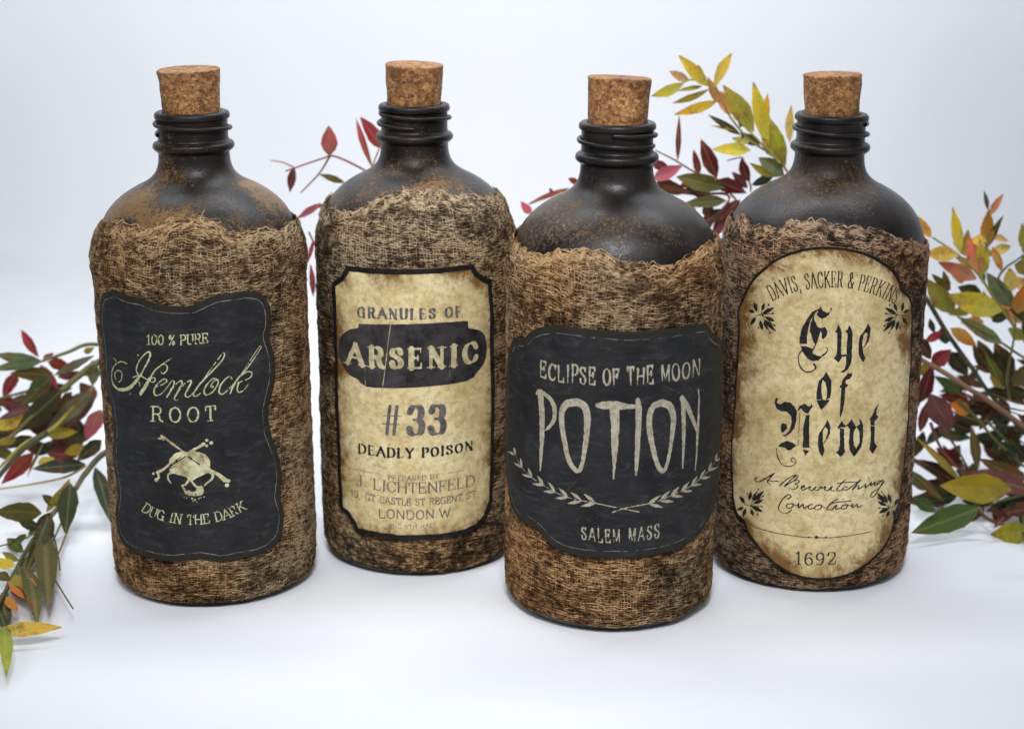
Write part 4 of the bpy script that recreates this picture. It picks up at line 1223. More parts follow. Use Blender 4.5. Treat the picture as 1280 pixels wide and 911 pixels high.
# ---- label 4: eye of newt
out4 = [(928, 373), (935, 357), (948, 340.5), (976, 320), (1016, 309), (1056.6, 310), (1092, 320), (1117, 338), (1125, 352), (1129, 362), (1138, 371), (1141.5, 390), (1141, 416), (1138, 492), (1132, 567.6), (1126, 620), (1121, 636), (1118, 650), (1112, 673.7), (1092, 699), (1061.6, 719), (1026, 725), (991, 719), (960.7, 699), (935.4, 668.6), (929, 652), (920, 642), (915, 618), (914, 560), (918, 492), (923, 416), (922, 390)]
lab4, st4 = make_label(b4, out4, mat_old_paper(5, 34.0), 'cream stained paper label with arched top and bottom and blackletter words')
band(b4, st4, -.02, 1.0, 'label_frame', M_FRAME, lab4, .035, rough=.4)
a = Art(b4, .12)
text(a, 'DAVIS, SACKER & PERKINS', [(966, 376), (985, 367.5), (1006, 362), (1034, 359), (1056, 359.5), (1078, 363.5), (1098, 370), (1118, 380)], 19.5, 'cond', rot=True, gap=.16)
a.build('lettering', M_INK, lab4, .04, wear=.04); a = Art(b4, .12)
text(a, '1692', [(994, 704), (1019, 706), (1045, 704.5)], 15, 'rom', gap=.16)
a.build('lettering', M_INK, lab4, .04, wear=.04); a = Art(b4, .12)
c = crop(900, 600, 5.333)
P = catmull(c([(230, 315), (400, 355), (550, 378), (640, 382), (750, 382), (900, 362), (1015, 340)]), 6); a.cap(P, .55)
for x, r in ((590, 1.3), (643, 2.3), (705, 1.3)): a.dot(c([(x, 381)])[0], r)
a.build('divider_line', M_INK, lab4, .04, wear=.04); a = Art(b4, .12)
c = crop(935, 580, 7.111)
for s_ in [[(85, 115), (65, 128), (68, 148), (100, 155), (150, 130), (235, 78)], [(235, 78), (190, 130), (175, 160), (200, 175)], [(140, 120), (200, 148), (275, 150)],
           [(285, 185), (350, 130), (420, 97), (445, 110), (400, 150), (325, 195)], [(330, 190), (380, 140), (432, 100)], [(400, 150), (440, 140), (455, 158), (420, 175), (442, 188), (430, 215), (395, 222), (370, 212)],
           [(470, 210), (500, 205), (495, 190), (473, 208), (485, 232), (522, 215)], [(522, 215), (555, 200), (545, 225), (575, 232), (602, 203), (590, 228), (625, 232), (650, 198), (655, 218)],
           [(655, 218), (690, 200), (682, 230), (710, 236)], [(710, 236), (750, 200), (735, 232), (775, 238)], [(865, 135), (810, 195), (790, 232), (830, 236)], [(795, 172), (880, 160), (965, 158)],
           [(885, 200), (855, 203), (838, 228), (882, 225)], [(880, 228), (945, 180), (1003, 138), (962, 180), (925, 226), (970, 188), (986, 200), (975, 220), (1010, 206)], [(1010, 206), (1050, 178), (1040, 208), (1070, 192)],
           [(1070, 192), (1100, 160), (1093, 192), (1132, 158), (1125, 188), (1155, 175)], [(1190, 148), (1160, 150), (1148, 182), (1200, 140), (1170, 210), (1122, 285), (1092, 286), (1108, 250), (1170, 210), (1210, 155)],
           [(355, 308), (382, 290), (365, 268), (320, 298), (280, 358), (273, 400), (308, 432), (350, 432), (388, 404)], [(385, 350), (350, 355), (344, 385), (385, 386), (407, 355), (385, 350), (440, 368)],
           [(440, 368), (452, 348), (448, 388), (490, 355), (495, 388), (532, 370)], [(572, 355), (540, 368), (543, 396), (592, 386)], [(640, 363), (600, 373), (598, 400), (640, 398), (657, 370), (640, 363), (690, 388)],
           [(795, 308), (740, 350), (702, 398), (745, 407)], [(728, 352), (820, 335), (918, 325)], [(745, 407), (790, 363), (780, 400), (822, 390)], [(880, 358), (840, 368), (830, 396), (870, 392), (887, 364), (915, 372)],
           [(915, 372), (932, 353), (928, 388), (970, 355), (975, 384), (1015, 366)]]:
    P = catmull(c(s_), 6)
    d = np.gradient(P, axis=0); th = np.arctan2(-d[:, 1], d[:, 0])
    a.cap(P, .48 + .42 * np.abs(np.sin(th + .5)))
for p in ((775, 150), (1070, 120), (845, 310)): a.dot(c([p])[0], .95)
a.build('script_lettering', M_INK, lab4, .04, wear=.04)
# corner sprigs
def sprig(cx, cy, sx, sy):
    a = Art(b4, .12)
    for (x0, y0, x1, y1, w_) in [(0, 0, 16, -9, 5.5), (4, 3, 17, 9, 5), (3, 6, 18, 22, 5.5), (-2, 7, 1, 21, 5), (-6, -3, -9, -16, 5), (0, -4, 4, -15, 4.5), (-7, 3, -14, 14, 5), (-8, -2, -17, -6, 4.5), (2, 8, 8, 20, 4)]:
        leafpoly(a, (cx + sx * x0, cy + sy * y0), (cx + sx * x1, cy + sy * y1), w_)
    for (x, y) in ((14, -1), (16, 14), (10, 23), (9, -12), (-4, 17)): a.dot((cx + sx * x, cy + sy * y), 1.4)
    for (x, y) in ((14, -1), (16, 14), (10, 23), (0, -4), (-8, 2)): a.cap([(cx, cy), (cx + sx * x, cy + sy * y)], .5)
    a.build('sprig_print', M_INK, lab4, .05, wear=.04)
sprig(952, 393, 1, 1); sprig(1121, 393, -1, 1); sprig(938, 632, 1, -.9); sprig(1111, 634, -.85, -.85)
# blackletter title
a = Art(b4, .13)
c = crop(990, 370, 9.108)
for p in [[(305, 145), (230, 180), (165, 270), (110, 370), (85, 470), (82, 545), (175, 545), (170, 470), (185, 370), (215, 270), (265, 195), (310, 155)],
          [(325, 105), (352, 165), (400, 192), (435, 172), (432, 140), (455, 128), (460, 150), (420, 215), (375, 250), (335, 262), (290, 230), (280, 200), (310, 150)],
          [(305, 160), (250, 235), (262, 285), (290, 350), (325, 365), (375, 350), (405, 400), (395, 460), (355, 495), (335, 480), (340, 430), (325, 400), (290, 530), (250, 540), (225, 470), (200, 400), (210, 310), (240, 235)],
          [(95, 565), (160, 570), (240, 600), (235, 650), (290, 680), (350, 685), (300, 735), (230, 742), (170, 710), (120, 640)],
          [(525, 320), (555, 370), (570, 420), (565, 560), (560, 640), (570, 700), (525, 765), (475, 705), (510, 660), (515, 560), (515, 420), (485, 410), (510, 385)],
          [(650, 325), (680, 380), (692, 430), (690, 560), (685, 680), (675, 760), (640, 830), (590, 870), (540, 868), (590, 830), (615, 780), (615, 690), (560, 690), (565, 670), (620, 665), (625, 560), (635, 430), (605, 400), (630, 385)],
          [(865, 310), (830, 380), (775, 450), (760, 540), (755, 650), (780, 710), (812, 755), (840, 710), (815, 650), (800, 560), (815, 450), (840, 410), (860, 440), (850, 500), (830, 570), (870, 520), (890, 440), (898, 370)]]:
    a.poly(c(p))
a.cap(c([(882, 395), (868, 480), (838, 560), (815, 588)]), (1.6, 1.5, .9, .6)); a.cap(c([(345, 262), (345, 340)]), .4); a.cap(c([(272, 540), (240, 610)]), 1.0)
a.cap(catmull(c([(350, 680), (395, 640), (405, 600), (385, 585)]), 5), np.linspace(1.3, .7, 16))
a.cap(catmull(c([(110, 620), (75, 680), (80, 770), (120, 840), (180, 865), (240, 850), (272, 810), (250, 775)]), 5), np.interp(np.linspace(0, 1, 36), [0, .5, 1], [.8, .9, 1.3]))
c = crop(1000, 460, 15.1875)
a.poly(c([(500, 75), (560, 170), (598, 240), (595, 420), (580, 580), (545, 640), (405, 805), (360, 720), (315, 620), (310, 500), (330, 350), (360, 230), (430, 170)]))
a.poly(c([(430, 220), (480, 280), (510, 400), (510, 540), (485, 615), (430, 590), (410, 480), (405, 330)]), sub=True)
a.cap(c([(310, 608), (400, 600)]), .35, sub=True); a.cap(c([(500, 600), (580, 580)]), .35, sub=True)
a.poly(c([(990, 80), (985, 150), (940, 210), (900, 215), (865, 240), (865, 290), (890, 310), (915, 300), (905, 340), (860, 380), (850, 600), (830, 760), (765, 960), (755, 860), (760, 760), (770, 600), (785, 380), (755, 375), (760, 320), (785, 320), (800, 230), (850, 160), (915, 95), (950, 105)]))
c = crop(960, 490, 8.533)
for p in [[(85, 55), (110, 70), (95, 110), (130, 130), (180, 100), (240, 105), (290, 160), (310, 210), (305, 290), (285, 380), (240, 440), (190, 475), (150, 455), (190, 450), (230, 400), (250, 330), (245, 260), (200, 210), (140, 205), (90, 180), (70, 110)],
          [(150, 330), (200, 340), (205, 385), (180, 410), (165, 430), (150, 440), (135, 400), (140, 350)], [(100, 590), (140, 540), (200, 515), (260, 535), (300, 570), (250, 615), (210, 620), (180, 590), (140, 580)],
          [(310, 200), (340, 140), (390, 120), (440, 150), (460, 140), (455, 110), (480, 150), (450, 190), (430, 230), (400, 225), (370, 200), (350, 170), (330, 200)],
          [(400, 240), (445, 240), (440, 400), (440, 560), (445, 600), (365, 590), (375, 500), (370, 400)], [(370, 610), (440, 625), (400, 685)],
          [(630, 290), (665, 350), (665, 400), (640, 480), (605, 530), (630, 460), (640, 400), (610, 370), (590, 410), (585, 540), (605, 620), (580, 690), (545, 640), (530, 540), (540, 440), (590, 380), (620, 330)],
          [(790, 305), (825, 360), (815, 400), (815, 600), (825, 635), (775, 695), (720, 640), (750, 620), (765, 560), (765, 400), (740, 380)],
          [(895, 290), (930, 350), (940, 370), (985, 340), (975, 290), (1000, 300), (1020, 360), (1015, 480), (1000, 580), (970, 620), (915, 690), (870, 620), (860, 540), (875, 400), (845, 355)],
          [(1185, 115), (1160, 180), (1155, 240), (1180, 260), (1160, 290), (1140, 310), (1140, 540), (1170, 575), (1120, 660), (1080, 610), (1095, 540), (1095, 310), (1085, 285), (1110, 250), (1135, 180)]]:
    a.poly(c(p))
a.poly(c([(945, 370), (975, 420), (975, 540), (940, 600), (915, 560), (915, 430)]), sub=True)
a.cap(c([(655, 380), (648, 440), (615, 520), (592, 545)]), (1.7, 1.6, 1.0, .6)); a.cap(c([(340, 195), (330, 400), (320, 560), (290, 578)]), .45); a.cap(c([(800, 370), (870, 350)]), .9)
a.cap(c([(1090, 355), (1145, 362)]), .35, sub=True); a.cap(c([(760, 382), (820, 385)]), .3, sub=True)
a.cap(catmull(c([(95, 600), (100, 680), (140, 760), (200, 790), (270, 780), (298, 740), (285, 705), (255, 705), (245, 730), (265, 745)]), 5), np.interp(np.linspace(0, 1, 46), [0, .5, 1], [1.0, .55, .9]))
a.build('title_lettering', M_INK, lab4, .045, wear=.07, wscale=1.1)

# ------------------------------------------------------------------ foliage
LEAVES = []
for k, (pk, fold, curl, tw) in enumerate([(.42, .16, .10, .05), (.36, .10, -.16, -.2), (.5, .22, .2, .18), (.40, .30, .05, .3)]):
    n = 11
    u = np.linspace(0, 1, n)
    wd = np.where(u < pk, np.sin(u / pk * np.pi / 2) ** .85, np.cos((u - pk) / (1 - pk) * np.pi / 2) ** .95)
    wd = .5 * np.clip(wd, .02, 1) * (1 + .05 * np.sin(u * 37 + k * 2))
    wd[0] = .03; wd[-1] = .004
    V = []
    for i in range(n):
        z = curl * (u[i] - u[i] ** 2) * 1.2 - curl * .25 * u[i] ** 2
        a_ = tw * (u[i] - .3)
        for s_ in (-1, -.5, 0, .5, 1):
            y = wd[i] * s_; zz = fold * abs(s_) * wd[i] * (1.3 - .3 * abs(s_)) + .03 * math.sin(u[i] * 9 + k) * s_ * wd[i] * 3
            V.append((u[i], y * math.cos(a_) - zz * math.sin(a_), y * math.sin(a_) + zz * math.cos(a_), z))
    V = np.array(V)
    XYZ = np.stack([V[:, 0], V[:, 1], V[:, 2]], -1)
    BZ = V[:, 3]
    i = np.arange(n * 5).reshape(n, 5)
    q = np.stack([i[:-1, :-1], i[1:, :-1], i[1:, 1:], i[:-1, 1:]], -1).reshape(-1, 4)
    LEAVES.append((XYZ, BZ, q))
LEAF_ME = {}


def leaf_mesh(kind, ratio):
    """shared blades in a few width/length ratios"""
    rb = max(.08, min(.62, round(ratio / .06) * .06))
    key = (kind, rb)
    if key not in LEAF_ME:
        XYZ, BZ, q = LEAVES[kind]
        V = XYZ.copy(); V[:, 1] *= rb; V[:, 2] = V[:, 2] * rb + BZ
        me = np_mesh('leaf', V, q)
        me.polygons.foreach_set('use_smooth', np.ones(len(me.polygons), bool))
        me.materials.append(M_LEAF)
        LEAF_ME[key] = me
    return LEAF_ME[key]


RED = (.36, .045, .030); PINK = (.50, .14, .12); CRIM = (.15, .024, .020); DRED = (.13, .020, .014); BRICK = (.33, .062, .022)
BRN = (.115, .050, .018); MAUVE = (.22, .095, .075); DKB = (.040, .018, .010)
OLV = (.115, .115, .022); DOLV = (.045, .052, .012); GRN = (.075, .115, .030); DGRN = (.022, .040, .014); SAGE = (.19, .22, .10)
YEL = (.76, .55, .09); YOL = (.42, .34, .045); ORG = (.60, .26, .050); PORG = (.70, .38, .15); PYEL = (.72, .56, .17); YGR = (.38, .36, .055); SALM = (.55, .22, .12); BGR = (.16, .11, .03)
LR = random.Random(21)


def leaf(plant, bx, by, tx, ty, w, col, Y, dY=None, kind=None):
    """blade from photo pixel (bx,by) to (tx,ty), w px wide, about the depth Y"""
    dy = LR.uniform(-.007, .007) if dY is None else dY
    A = at(bx, by, Y); B = at(tx, ty, Y + dy)
    if A.z < .0015: A.z = .0015
    if B.z < .0015: B.z = .0015
    d = B - A; L = d.length
    px = (A - Vector(CP)).length / FPX
    ratio = (w * px) / L * 1.06
    k = LR.randrange(4) if kind is None else kind
    o = bpy.data.objects.new('leaf', leaf_mesh(k, ratio))
    COL.objects.link(o); o.parent = plant
    x = d.normalized()
    view = (Vector(CP) - A).normalized()
    nrm = (view - x * view.dot(x)).normalized()
    roll = LR.uniform(-.45, .45)
    nrm = Matrix.Rotation(roll, 3, x) @ nrm
    y = nrm.cross(x)
    s = L
    Mx = Matrix((x, y, nrm)).transposed().to_4x4() @ Matrix.Diagonal((s, s, s, 1))
    Mx.translation = A - plant.location
    o.matrix_local = Mx
    j = lambda v, a=.16: v * (1 + LR.uniform(-a, a))
    q_ = .80 if max(col) < .5 else .95
    o.color = (j(col[0]) * q_, j(col[1]) * q_, j(col[2]) * q_, 1)
    return o


def stem(plant, pts, r_px, col, name='stem', taper=.6):
    """pts: (px, py, Y)"""
    P = np.array([list(at(*p)) for p in pts]); P[:, 2] = np.maximum(P[:, 2], .0015)
    P = catmull(P, 6) - np.array(plant.location)
    r = np.linspace(1, taper, len(P)) * r_px * .68 / FPX
    o = link_mesh(name, tube_mesh(name, P, r, 6), M_STEM, plant)
    o.color = (*col, 1)
    return o


# -- left: green branch drooping to the front
pl = empty('leafy_branch', at(150, 600, .035)); pl.location.z = 0
tag(pl, 'green and yellow artificial leaf branch drooping forward from behind the leftmost bottle', 'foliage')
stem(pl, [(190, 590, .04), (150, 565, .035), (128, 568, .03), (105, 594, .02), (92, 614, .012), (66, 642, 0), (33, 688, -.018), (0, 752, -.035), (-30, 800, -.045)], 4.5, DOLV)
stem(pl, [(107, 582, .02), (82, 596, .018), (40, 605, .015), (-8, 612, .012)], 1.8, YOL)
stem(pl, [(60, 642, 0), (66, 665, -.004), (72, 690, -.008), (75, 712, -.012)], 1.5, DOLV)
stem(pl, [(78, 650, 0), (68, 672, -.004), (58, 690, -.01)], 1.5, DOLV)
stem(pl, [(84, 664, 0), (74, 690, -.004), (63, 711, -.008), (76, 736, -.014), (91, 760, -.02)], 1.6, BGR)
stem(pl, [(60, 652, 0), (33, 672, -.005), (-6, 684, -.008)], 1.6, OLV)
for L in [(107, 580, 40, 586, 18, DGRN, .02), (127, 550, 96, 576, 17, DGRN, .035), (119, 584, 139, 652, 21, DGRN, .03), (88, 604, 82, 668, 23, DOLV, .01), (87, 598, 69, 630, 10, YOL, .012), (84, 610, 70, 632, 9, YGR, .01),
          (52, 641, -8, 639, 25, OLV, 0), (33, 668, 12, 681, 9, OLV, -.008), (54, 662, 61, 759, 21, OLV, -.01), (28, 708, 48, 775, 15, OLV, -.02), (16, 722, 49, 754, 24, ORG, -.018), (-6, 790, 78, 783, 18, YEL, -.03),
          (3, 782, 9, 840, 16, YGR, -.036), (2, 740, 9, 792, 14, DOLV, -.03), (18, 708, -8, 698, 15, YEL, -.018), (40, 690, 4, 742, 12, OLV, -.02), (62, 640, 30, 720, 13, DOLV, -.004), (45, 655, 66, 640, 9, DOLV, -.002),
          (25, 700, 2, 690, 10, YOL, -.014), (96, 608, 66, 645, 9, DOLV, .01), (35, 668, 55, 652, 8, DOLV, 0), (38, 680, 48, 700, 8, BGR, -.01), (10, 740, -14, 765, 13, OLV, -.025), (-4, 760, -30, 775, 14, YGR, -.03), (58, 640, 76, 610, 9, YOL, .004),
          (50, 660, 22, 650, 12, DOLV, -.004), (44, 668, 40, 705, 12, OLV, -.006), (30, 690, 8, 672, 12, OLV, -.01), (24, 706, 36, 738, 12, OLV, -.014), (14, 726, -6, 716, 13, OLV, -.018), (20, 715, 26, 745, 13, YOL, -.015),
          (8, 745, 22, 765, 11, ORG, -.024), (2, 752, -18, 742, 12, YOL, -.026), (72, 632, 52, 618, 10, DOLV, .004), (78, 624, 96, 640, 10, DOLV, .006), (64, 646, 62, 680, 10, DOLV, -.002), (0, 765, 12, 800, 12, DOLV, -.03), (12, 732, 34, 748, 12, BRICK, -.02)]:
    leaf(pl, *L)
# -- left: red and green branch behind
pr = empty('leafy_branch', at(150, 560, .06)); pr.location.z = 0
tag(pr, 'red, pink and olive artificial leaf branch sticking out level behind the leftmost bottle', 'foliage')
stem(pr, [(170, 440, .06), (115, 430, .055), (85, 440, .05), (53, 451, .045)], 3.2, OLV)
stem(pr, [(170, 430, .06), (119, 455, .05), (96, 472, .045), (76, 489, .04), (45, 516, .035), (12, 548, .03)], 5.0, OLV)
stem(pr, [(52, 486, .04), (30, 490, .045), (-8, 500, .045)], 2.6, OLV)
stem(pr, [(118, 484, .05), (96, 504, .045), (72, 530, .04), (56, 541, .035), (28, 556, .03), (-6, 590, .025)], 3.0, YOL)
stem(pr, [(60, 540, .03), (30, 560, .026), (-6, 600, .02)], 5.0, DOLV)
stem(pr, [(185, 560, .06), (150, 500, .06), (120, 460, .055)], 3.5, OLV)
for L in [(48, 446, 26, 412, 12, RED, .055), (54, 452, -8, 443, 13, SAGE, .045), (52, 452, -12, 462, 15, SAGE, .043), (54, 449, 67, 441, 8, PINK, .055), (66, 469, 12, 466, 18, OLV, .045), (64, 470, 28, 506, 24, GRN, .038),
          (60, 452, 89, 459, 15, BRICK, .056), (68, 469, 120, 443, 11, SAGE, .045), (72, 471, 104, 465, 10, CRIM, .056), (50, 456, 74, 487, 10, RED, .06), (20, 466, 4, 498, 17, RED, .06), (78, 487, 17, 543, 22, DOLV, .034),
          (117, 486, 56, 541, 18, SAGE, .045), (120, 495, 80, 540, 15, MAUVE, .05), (126, 512, 107, 551, 20, PINK, .045), (-5, 500, 24, 507, 15, CRIM, .055), (36, 510, -4, 525, 8, MAUVE, .05), (-8, 534, 34, 521, 21, YEL, .05),
          (55, 541, 98, 540, 15, YOL, .045), (42, 566, 2, 605, 18, BRICK, .035), (55, 552, 33, 597, 4, BGR, .022), (48, 580, 67, 572, 12, YEL, .032), (58, 566, 98, 570, 17, CRIM, .05), (118, 434, 104, 441, 7, YOL, .052),
          (116, 450, 116, 482, 16, SAGE, .055), (90, 490, 70, 516, 14, BRN, .055), (100, 478, 120, 500, 18, MAUVE, .06), (35, 515, 10, 545, 16, BRICK, .055), (70, 520, 38, 536, 14, DKB, .055), (100, 545, 122, 530, 14, DKB, .055),
          (104, 470, 112, 458, 10, ORG, .058), (20, 548, -10, 556, 10, YOL, .03), (60, 530, 90, 512, 16, DKB, .058), (95, 528, 62, 556, 15, CRIM, .055), (40, 545, 4, 560, 13, DGRN, .045), (20, 500, 44, 520, 12, MAUVE, .058),
          (110, 558, 80, 566, 13, YOL, .05), (85, 560, 60, 552, 12, DKB, .056)]:
    leaf(pr, *L)
for k in range(46):
    x = LR.uniform(-50, 128); y = 492 + LR.uniform(-14, 66) + (128 - x) * .14; th = LR.uniform(2.3, 3.7)
    leaf(pr, x, y, x + 38 * math.cos(th), y - 38 * math.sin(th) * .6, LR.uniform(11, 17), LR.choice([DKB, DGRN, BRN, DRED, DOLV, OLV, MAUVE]), LR.uniform(.058, .075))

# -- behind bottles 1 and 2: thin red sprig
ps = empty('red_sprig', at(500, 560, .06)); ps.location.z = 0
tag(ps, 'thin red twig with few leaves behind the neck of the arsenic bottle', 'foliage')
RST = (.24, .055, .045)
stem(ps, [(505, 590, .06), (500, 420, .062), (490, 260, .062), (466, 222, .062), (454, 212, .062), (428, 199, .062), (414, 195, .062), (404, 198, .062), (380, 206, .062), (357, 214, .062)], 1.9, RST)
stem(ps, [(367, 209, .062), (353, 203, .062), (338, 201, .062)], 1.3, PINK)
stem(ps, [(412, 196, .062), (399, 217, .062), (376, 241, .062)], 1.6, RST)
stem(ps, [(490, 290, .062), (470, 235, .062), (466, 210, .064), (474, 186, .064)], 1.6, RST)
stem(ps, [(470, 330, .06), (430, 275, .06), (392, 258, .06), (370, 275, .058)], 1.8, RST)
stem(ps, [(480, 420, .06), (430, 370, .055), (396, 310, .05), (386, 290, .05)], 2.0, RST)
for L in [(412, 195, 411, 157, 20, PINK, .062, 0, 0), (368, 209, 362, 241, 11, CRIM, .062, 0), (399, 218, 432, 229, 9, BGR, .062), (466, 211, 444, 147, 9, BRICK, .064), (477, 186, 450, 146, 18, RED, .064), (401, 254, 370, 274, 9, PINK, .06),
          (420, 262, 398, 256, 9, CRIM, .06), (392, 300, 384, 330, 6, RED, .05), (388, 330, 392, 372, 6, RED, .05), (440, 240, 420, 246, 8, BRN, .062), (480, 200, 492, 168, 12, ORG, .066)]:
    leaf(ps, *L)

# -- between bottles 3 and 4: dark red sprig, reaching left behind bottle 3
pd = empty('dark_red_sprig', at(860, 560, .06)); pd.location.z = 0
tag(pd, 'dark red and olive leaves lying low between the two bottles on the right', 'foliage')
stem(pd, [(860, 600, .06), (870, 420, .06), (880, 300, .06), (912, 247, .06), (870, 243, .06), (827, 240, .06), (780, 250, .06), (730, 240, .06), (700, 240, .06), (662, 255, .06)], 2.4, RST)
stem(pd, [(920, 250, .06), (896, 224, .06), (870, 216, .06), (843, 200, .06), (819, 188, .06)], 1.8, RST)
stem(pd, [(938, 240, .064), (938, 232, .064), (930, 205, .064), (927, 197, .064), (909, 201, .064)], 1.4, DRED)
for L in [(847, 201, 849, 144, 5, CRIM, .06, 0), (896, 222, 876, 174, 18, DRED, .06, 0, 0), (873.5, 219, 867, 186, 10, CRIM, .06), (816, 225, 853, 207, 15, PINK, .055), (814, 203, 838, 212, 12, CRIM, .062), (906, 235, 845, 221, 21, OLV, .055),
          (894, 226, 933, 241, 19, DRED, .056), (908, 251, 852, 256, 17, OLV, .054), (820, 228, 862, 241, 17, BRN, .058), (937, 228, 926, 198, 13, DRED, .064), (712, 235, 659, 255, 6, BRICK, .06, 0), (724, 229, 710, 223, 8, BRICK, .06), (664, 268, 651, 252, 10, PINK, .055),
          (692, 240, 686, 236, 5, RED, .06), (905, 262, 872, 283, 15, DKB, .056), (890, 246, 856, 236, 15, DKB, .064), (870, 262, 846, 262, 12, GRN, .058), (925, 250, 900, 275, 13, DRED, .055), (910, 262, 890, 300, 15, MAUVE, .056), (895, 290, 900, 330, 16, CRIM, .05),
          (915, 215, 935, 236, 10, DRED, .064), (880, 255, 895, 280, 14, BRN, .06), (830, 250, 812, 240, 12, OLV, .062), (850, 232, 878, 226, 11, BRICK, .062)]:
    leaf(pd, *L)

# -- between bottles 3 and 4: tall yellow sprig
py_ = empty('yellow_sprig', at(1000, 520, .06)); py_.location.z = 0
tag(py_, 'tall yellow autumn leaf sprig rising behind and left of the rightmost cork', 'foliage')
GS = (.30, .27, .05)
stem(py_, [(1000, 560, .06), (1010, 400, .06), (1005, 280, .06), (980, 208, .06), (938, 176, .06), (912, 145, .06), (893, 110, .06), (868, 100, .06), (852, 104, .06)], 2.3, GS, taper=.45)
stem(py_, [(975, 204, .058), (950, 178, .058), (920, 147, .058)], 2.0, GS)
stem(py_, [(893, 112, .06), (872, 88, .06), (860, 76, .06)], 1.4, GS)
for L in [(893, 110, 914, 66, 13, YEL, .06, 0), (885, 108, 848, 69, 15, YEL, .058, 0), (855, 104, 815, 121, 13, YEL, .058), (862, 101, 836, 89, 10, PORG, .062), (886, 112, 841, 130, 9, YOL, .06), (897, 126, 842, 144, 14, YEL, .057), (878, 108, 846, 114, 5, YOL, .062),
          (919, 143, 893, 112, 20, PORG, .064), (942, 165, 904, 106, 24, YGR, .062, .0), (963, 184, 941, 102, 20, YEL, .061, .0), (951, 162, 960, 117, 10, YEL, .064), (981, 209, 963, 149, 19, YGR, .059, 0), (987, 178, 989, 131, 11, PYEL, .066),
          (926, 169, 884, 143, 8, DOLV, .061), (938, 188, 890, 187, 15, YEL, .058, 0), (938, 177, 915, 173, 10, PYEL, .062), (921, 164, 888, 157, 4, YOL, .06), (980, 220, 948, 197, 20, SAGE, .06), (966, 221, 937, 204, 9, YOL, .058), (966, 222, 938, 231, 13, DGRN, .062),
          (900, 130, 884, 96, 11, PORG, .066), (925, 160, 935, 128, 11, OLV, .066), (950, 182, 925, 166, 12, GRN, .066), (970, 196, 952, 172, 14, PYEL, .066), (880, 104, 872, 80, 8, YOL, .064), (1000, 260, 960, 232, 16, DGRN, .064)]:
    leaf(py_, *L)

# -- right: yellow branch on top
pu = empty('yellow_leaf_branch', at(1240, 560, .055)); pu.location.z = 0
tag(pu, 'upper right branch of yellow and orange leaves beside the rightmost bottle', 'foliage')
stem(pu, [(1330, 560, .06), (1300, 460, .055), (1262, 400, .05), (1243, 374, .05), (1225, 346, .05), (1197, 318, .05), (1166, 297, .05)], 2.6, GS, taper=.5)
stem(pu, [(1227, 350, .05), (1229, 325, .052), (1233, 305, .054), (1236, 265, .054)], 2.0, GS)
stem(pu, [(1290, 420, .05), (1262, 372, .05), (1248, 350, .05), (1258, 334, .052), (1268, 327, .052), (1290, 312, .052)], 2.0, DOLV)
stem(pu, [(1340, 480, .05), (1280, 447, .045), (1253, 429, .042), (1225, 412, .04), (1197, 396, .04)], 2.2, OLV)
stem(pu, [(1262, 500, .045), (1259, 470, .045), (1267, 425, .045), (1270, 395, .045)], 2.0, OLV)
for L in [(1164, 297, 1142, 267, 12, YEL, .05), (1197, 318, 1156, 317, 18, YEL, .048, 0), (1200, 316, 1191, 259, 14, YEL, .052, 0), (1221, 349, 1172, 327, 16, SALM, .048), (1233, 309, 1236, 261, 15, ORG, .054, 0), (1237, 270, 1254, 242, 8, SALM, .06), (1235, 263, 1230, 238, 6, DOLV, .056),
          (1232, 312, 1254, 268, 8, DOLV, .056), (1225, 343, 1210, 294, 17, PORG, .052), (1230, 343, 1225, 300, 15, YEL, .054), (1233, 302, 1214, 299, 13, YEL, .05), (1253, 340, 1240, 308, 9, PORG, .056), (1268, 331, 1294, 340, 17, YGR, .05), (1265, 364, 1262, 334, 19, PYEL, .048, 0),
          (1271, 392, 1281, 356, 20, ORG, .046), (1267, 384, 1233, 341, 22, SAGE, .05), (1252, 389, 1184, 369, 26, YEL, .046, 0, 0), (1193, 392, 1157, 348, 22, YGR, .05), (1184, 366, 1179, 338, 10, BGR, .056), (1228, 372, 1197, 358, 19, DOLV, .058), (1188, 410, 1221, 433, 15, ORG, .042),
          (1254, 430, 1196, 395, 16, SAGE, .04, 0), (1252, 484, 1236, 469, 10, YOL, .04), (1253, 486, 1231, 441, 15, OLV, .042), (1266, 483, 1286, 454, 20, BGR, .042), (1262, 470, 1243, 428, 24, DOLV, .052), (1280, 420, 1296, 380, 18, OLV, .05), (1240, 402, 1262, 392, 13, DOLV, .055),
          (1215, 395, 1236, 378, 14, OLV, .056), (1260, 410, 1282, 424, 14, YGR, .05), (1276, 352, 1300, 352, 16, ORG, .05), (1222, 425, 1238, 455, 9, BGR, .045), (1245, 440, 1258, 470, 12, DOLV, .048), (1286, 400, 1262, 386, 15, OLV, .054), (1205, 352, 1190, 345, 9, PORG, .056)]:
    leaf(pu, *L)
for k in range(22):
    x = LR.uniform(1185, 1310); y = LR.uniform(300, 410); th = LR.uniform(1.2, 3.6)
    if y > 290 + (1240 - x) * .5:
        leaf(pu, x, y, x + 30 * math.cos(th), y - 34 * math.sin(th), LR.uniform(8, 14), LR.choice([YEL, YGR, YGR, PYEL, PORG, OLV, YOL]), LR.uniform(.055, .075))
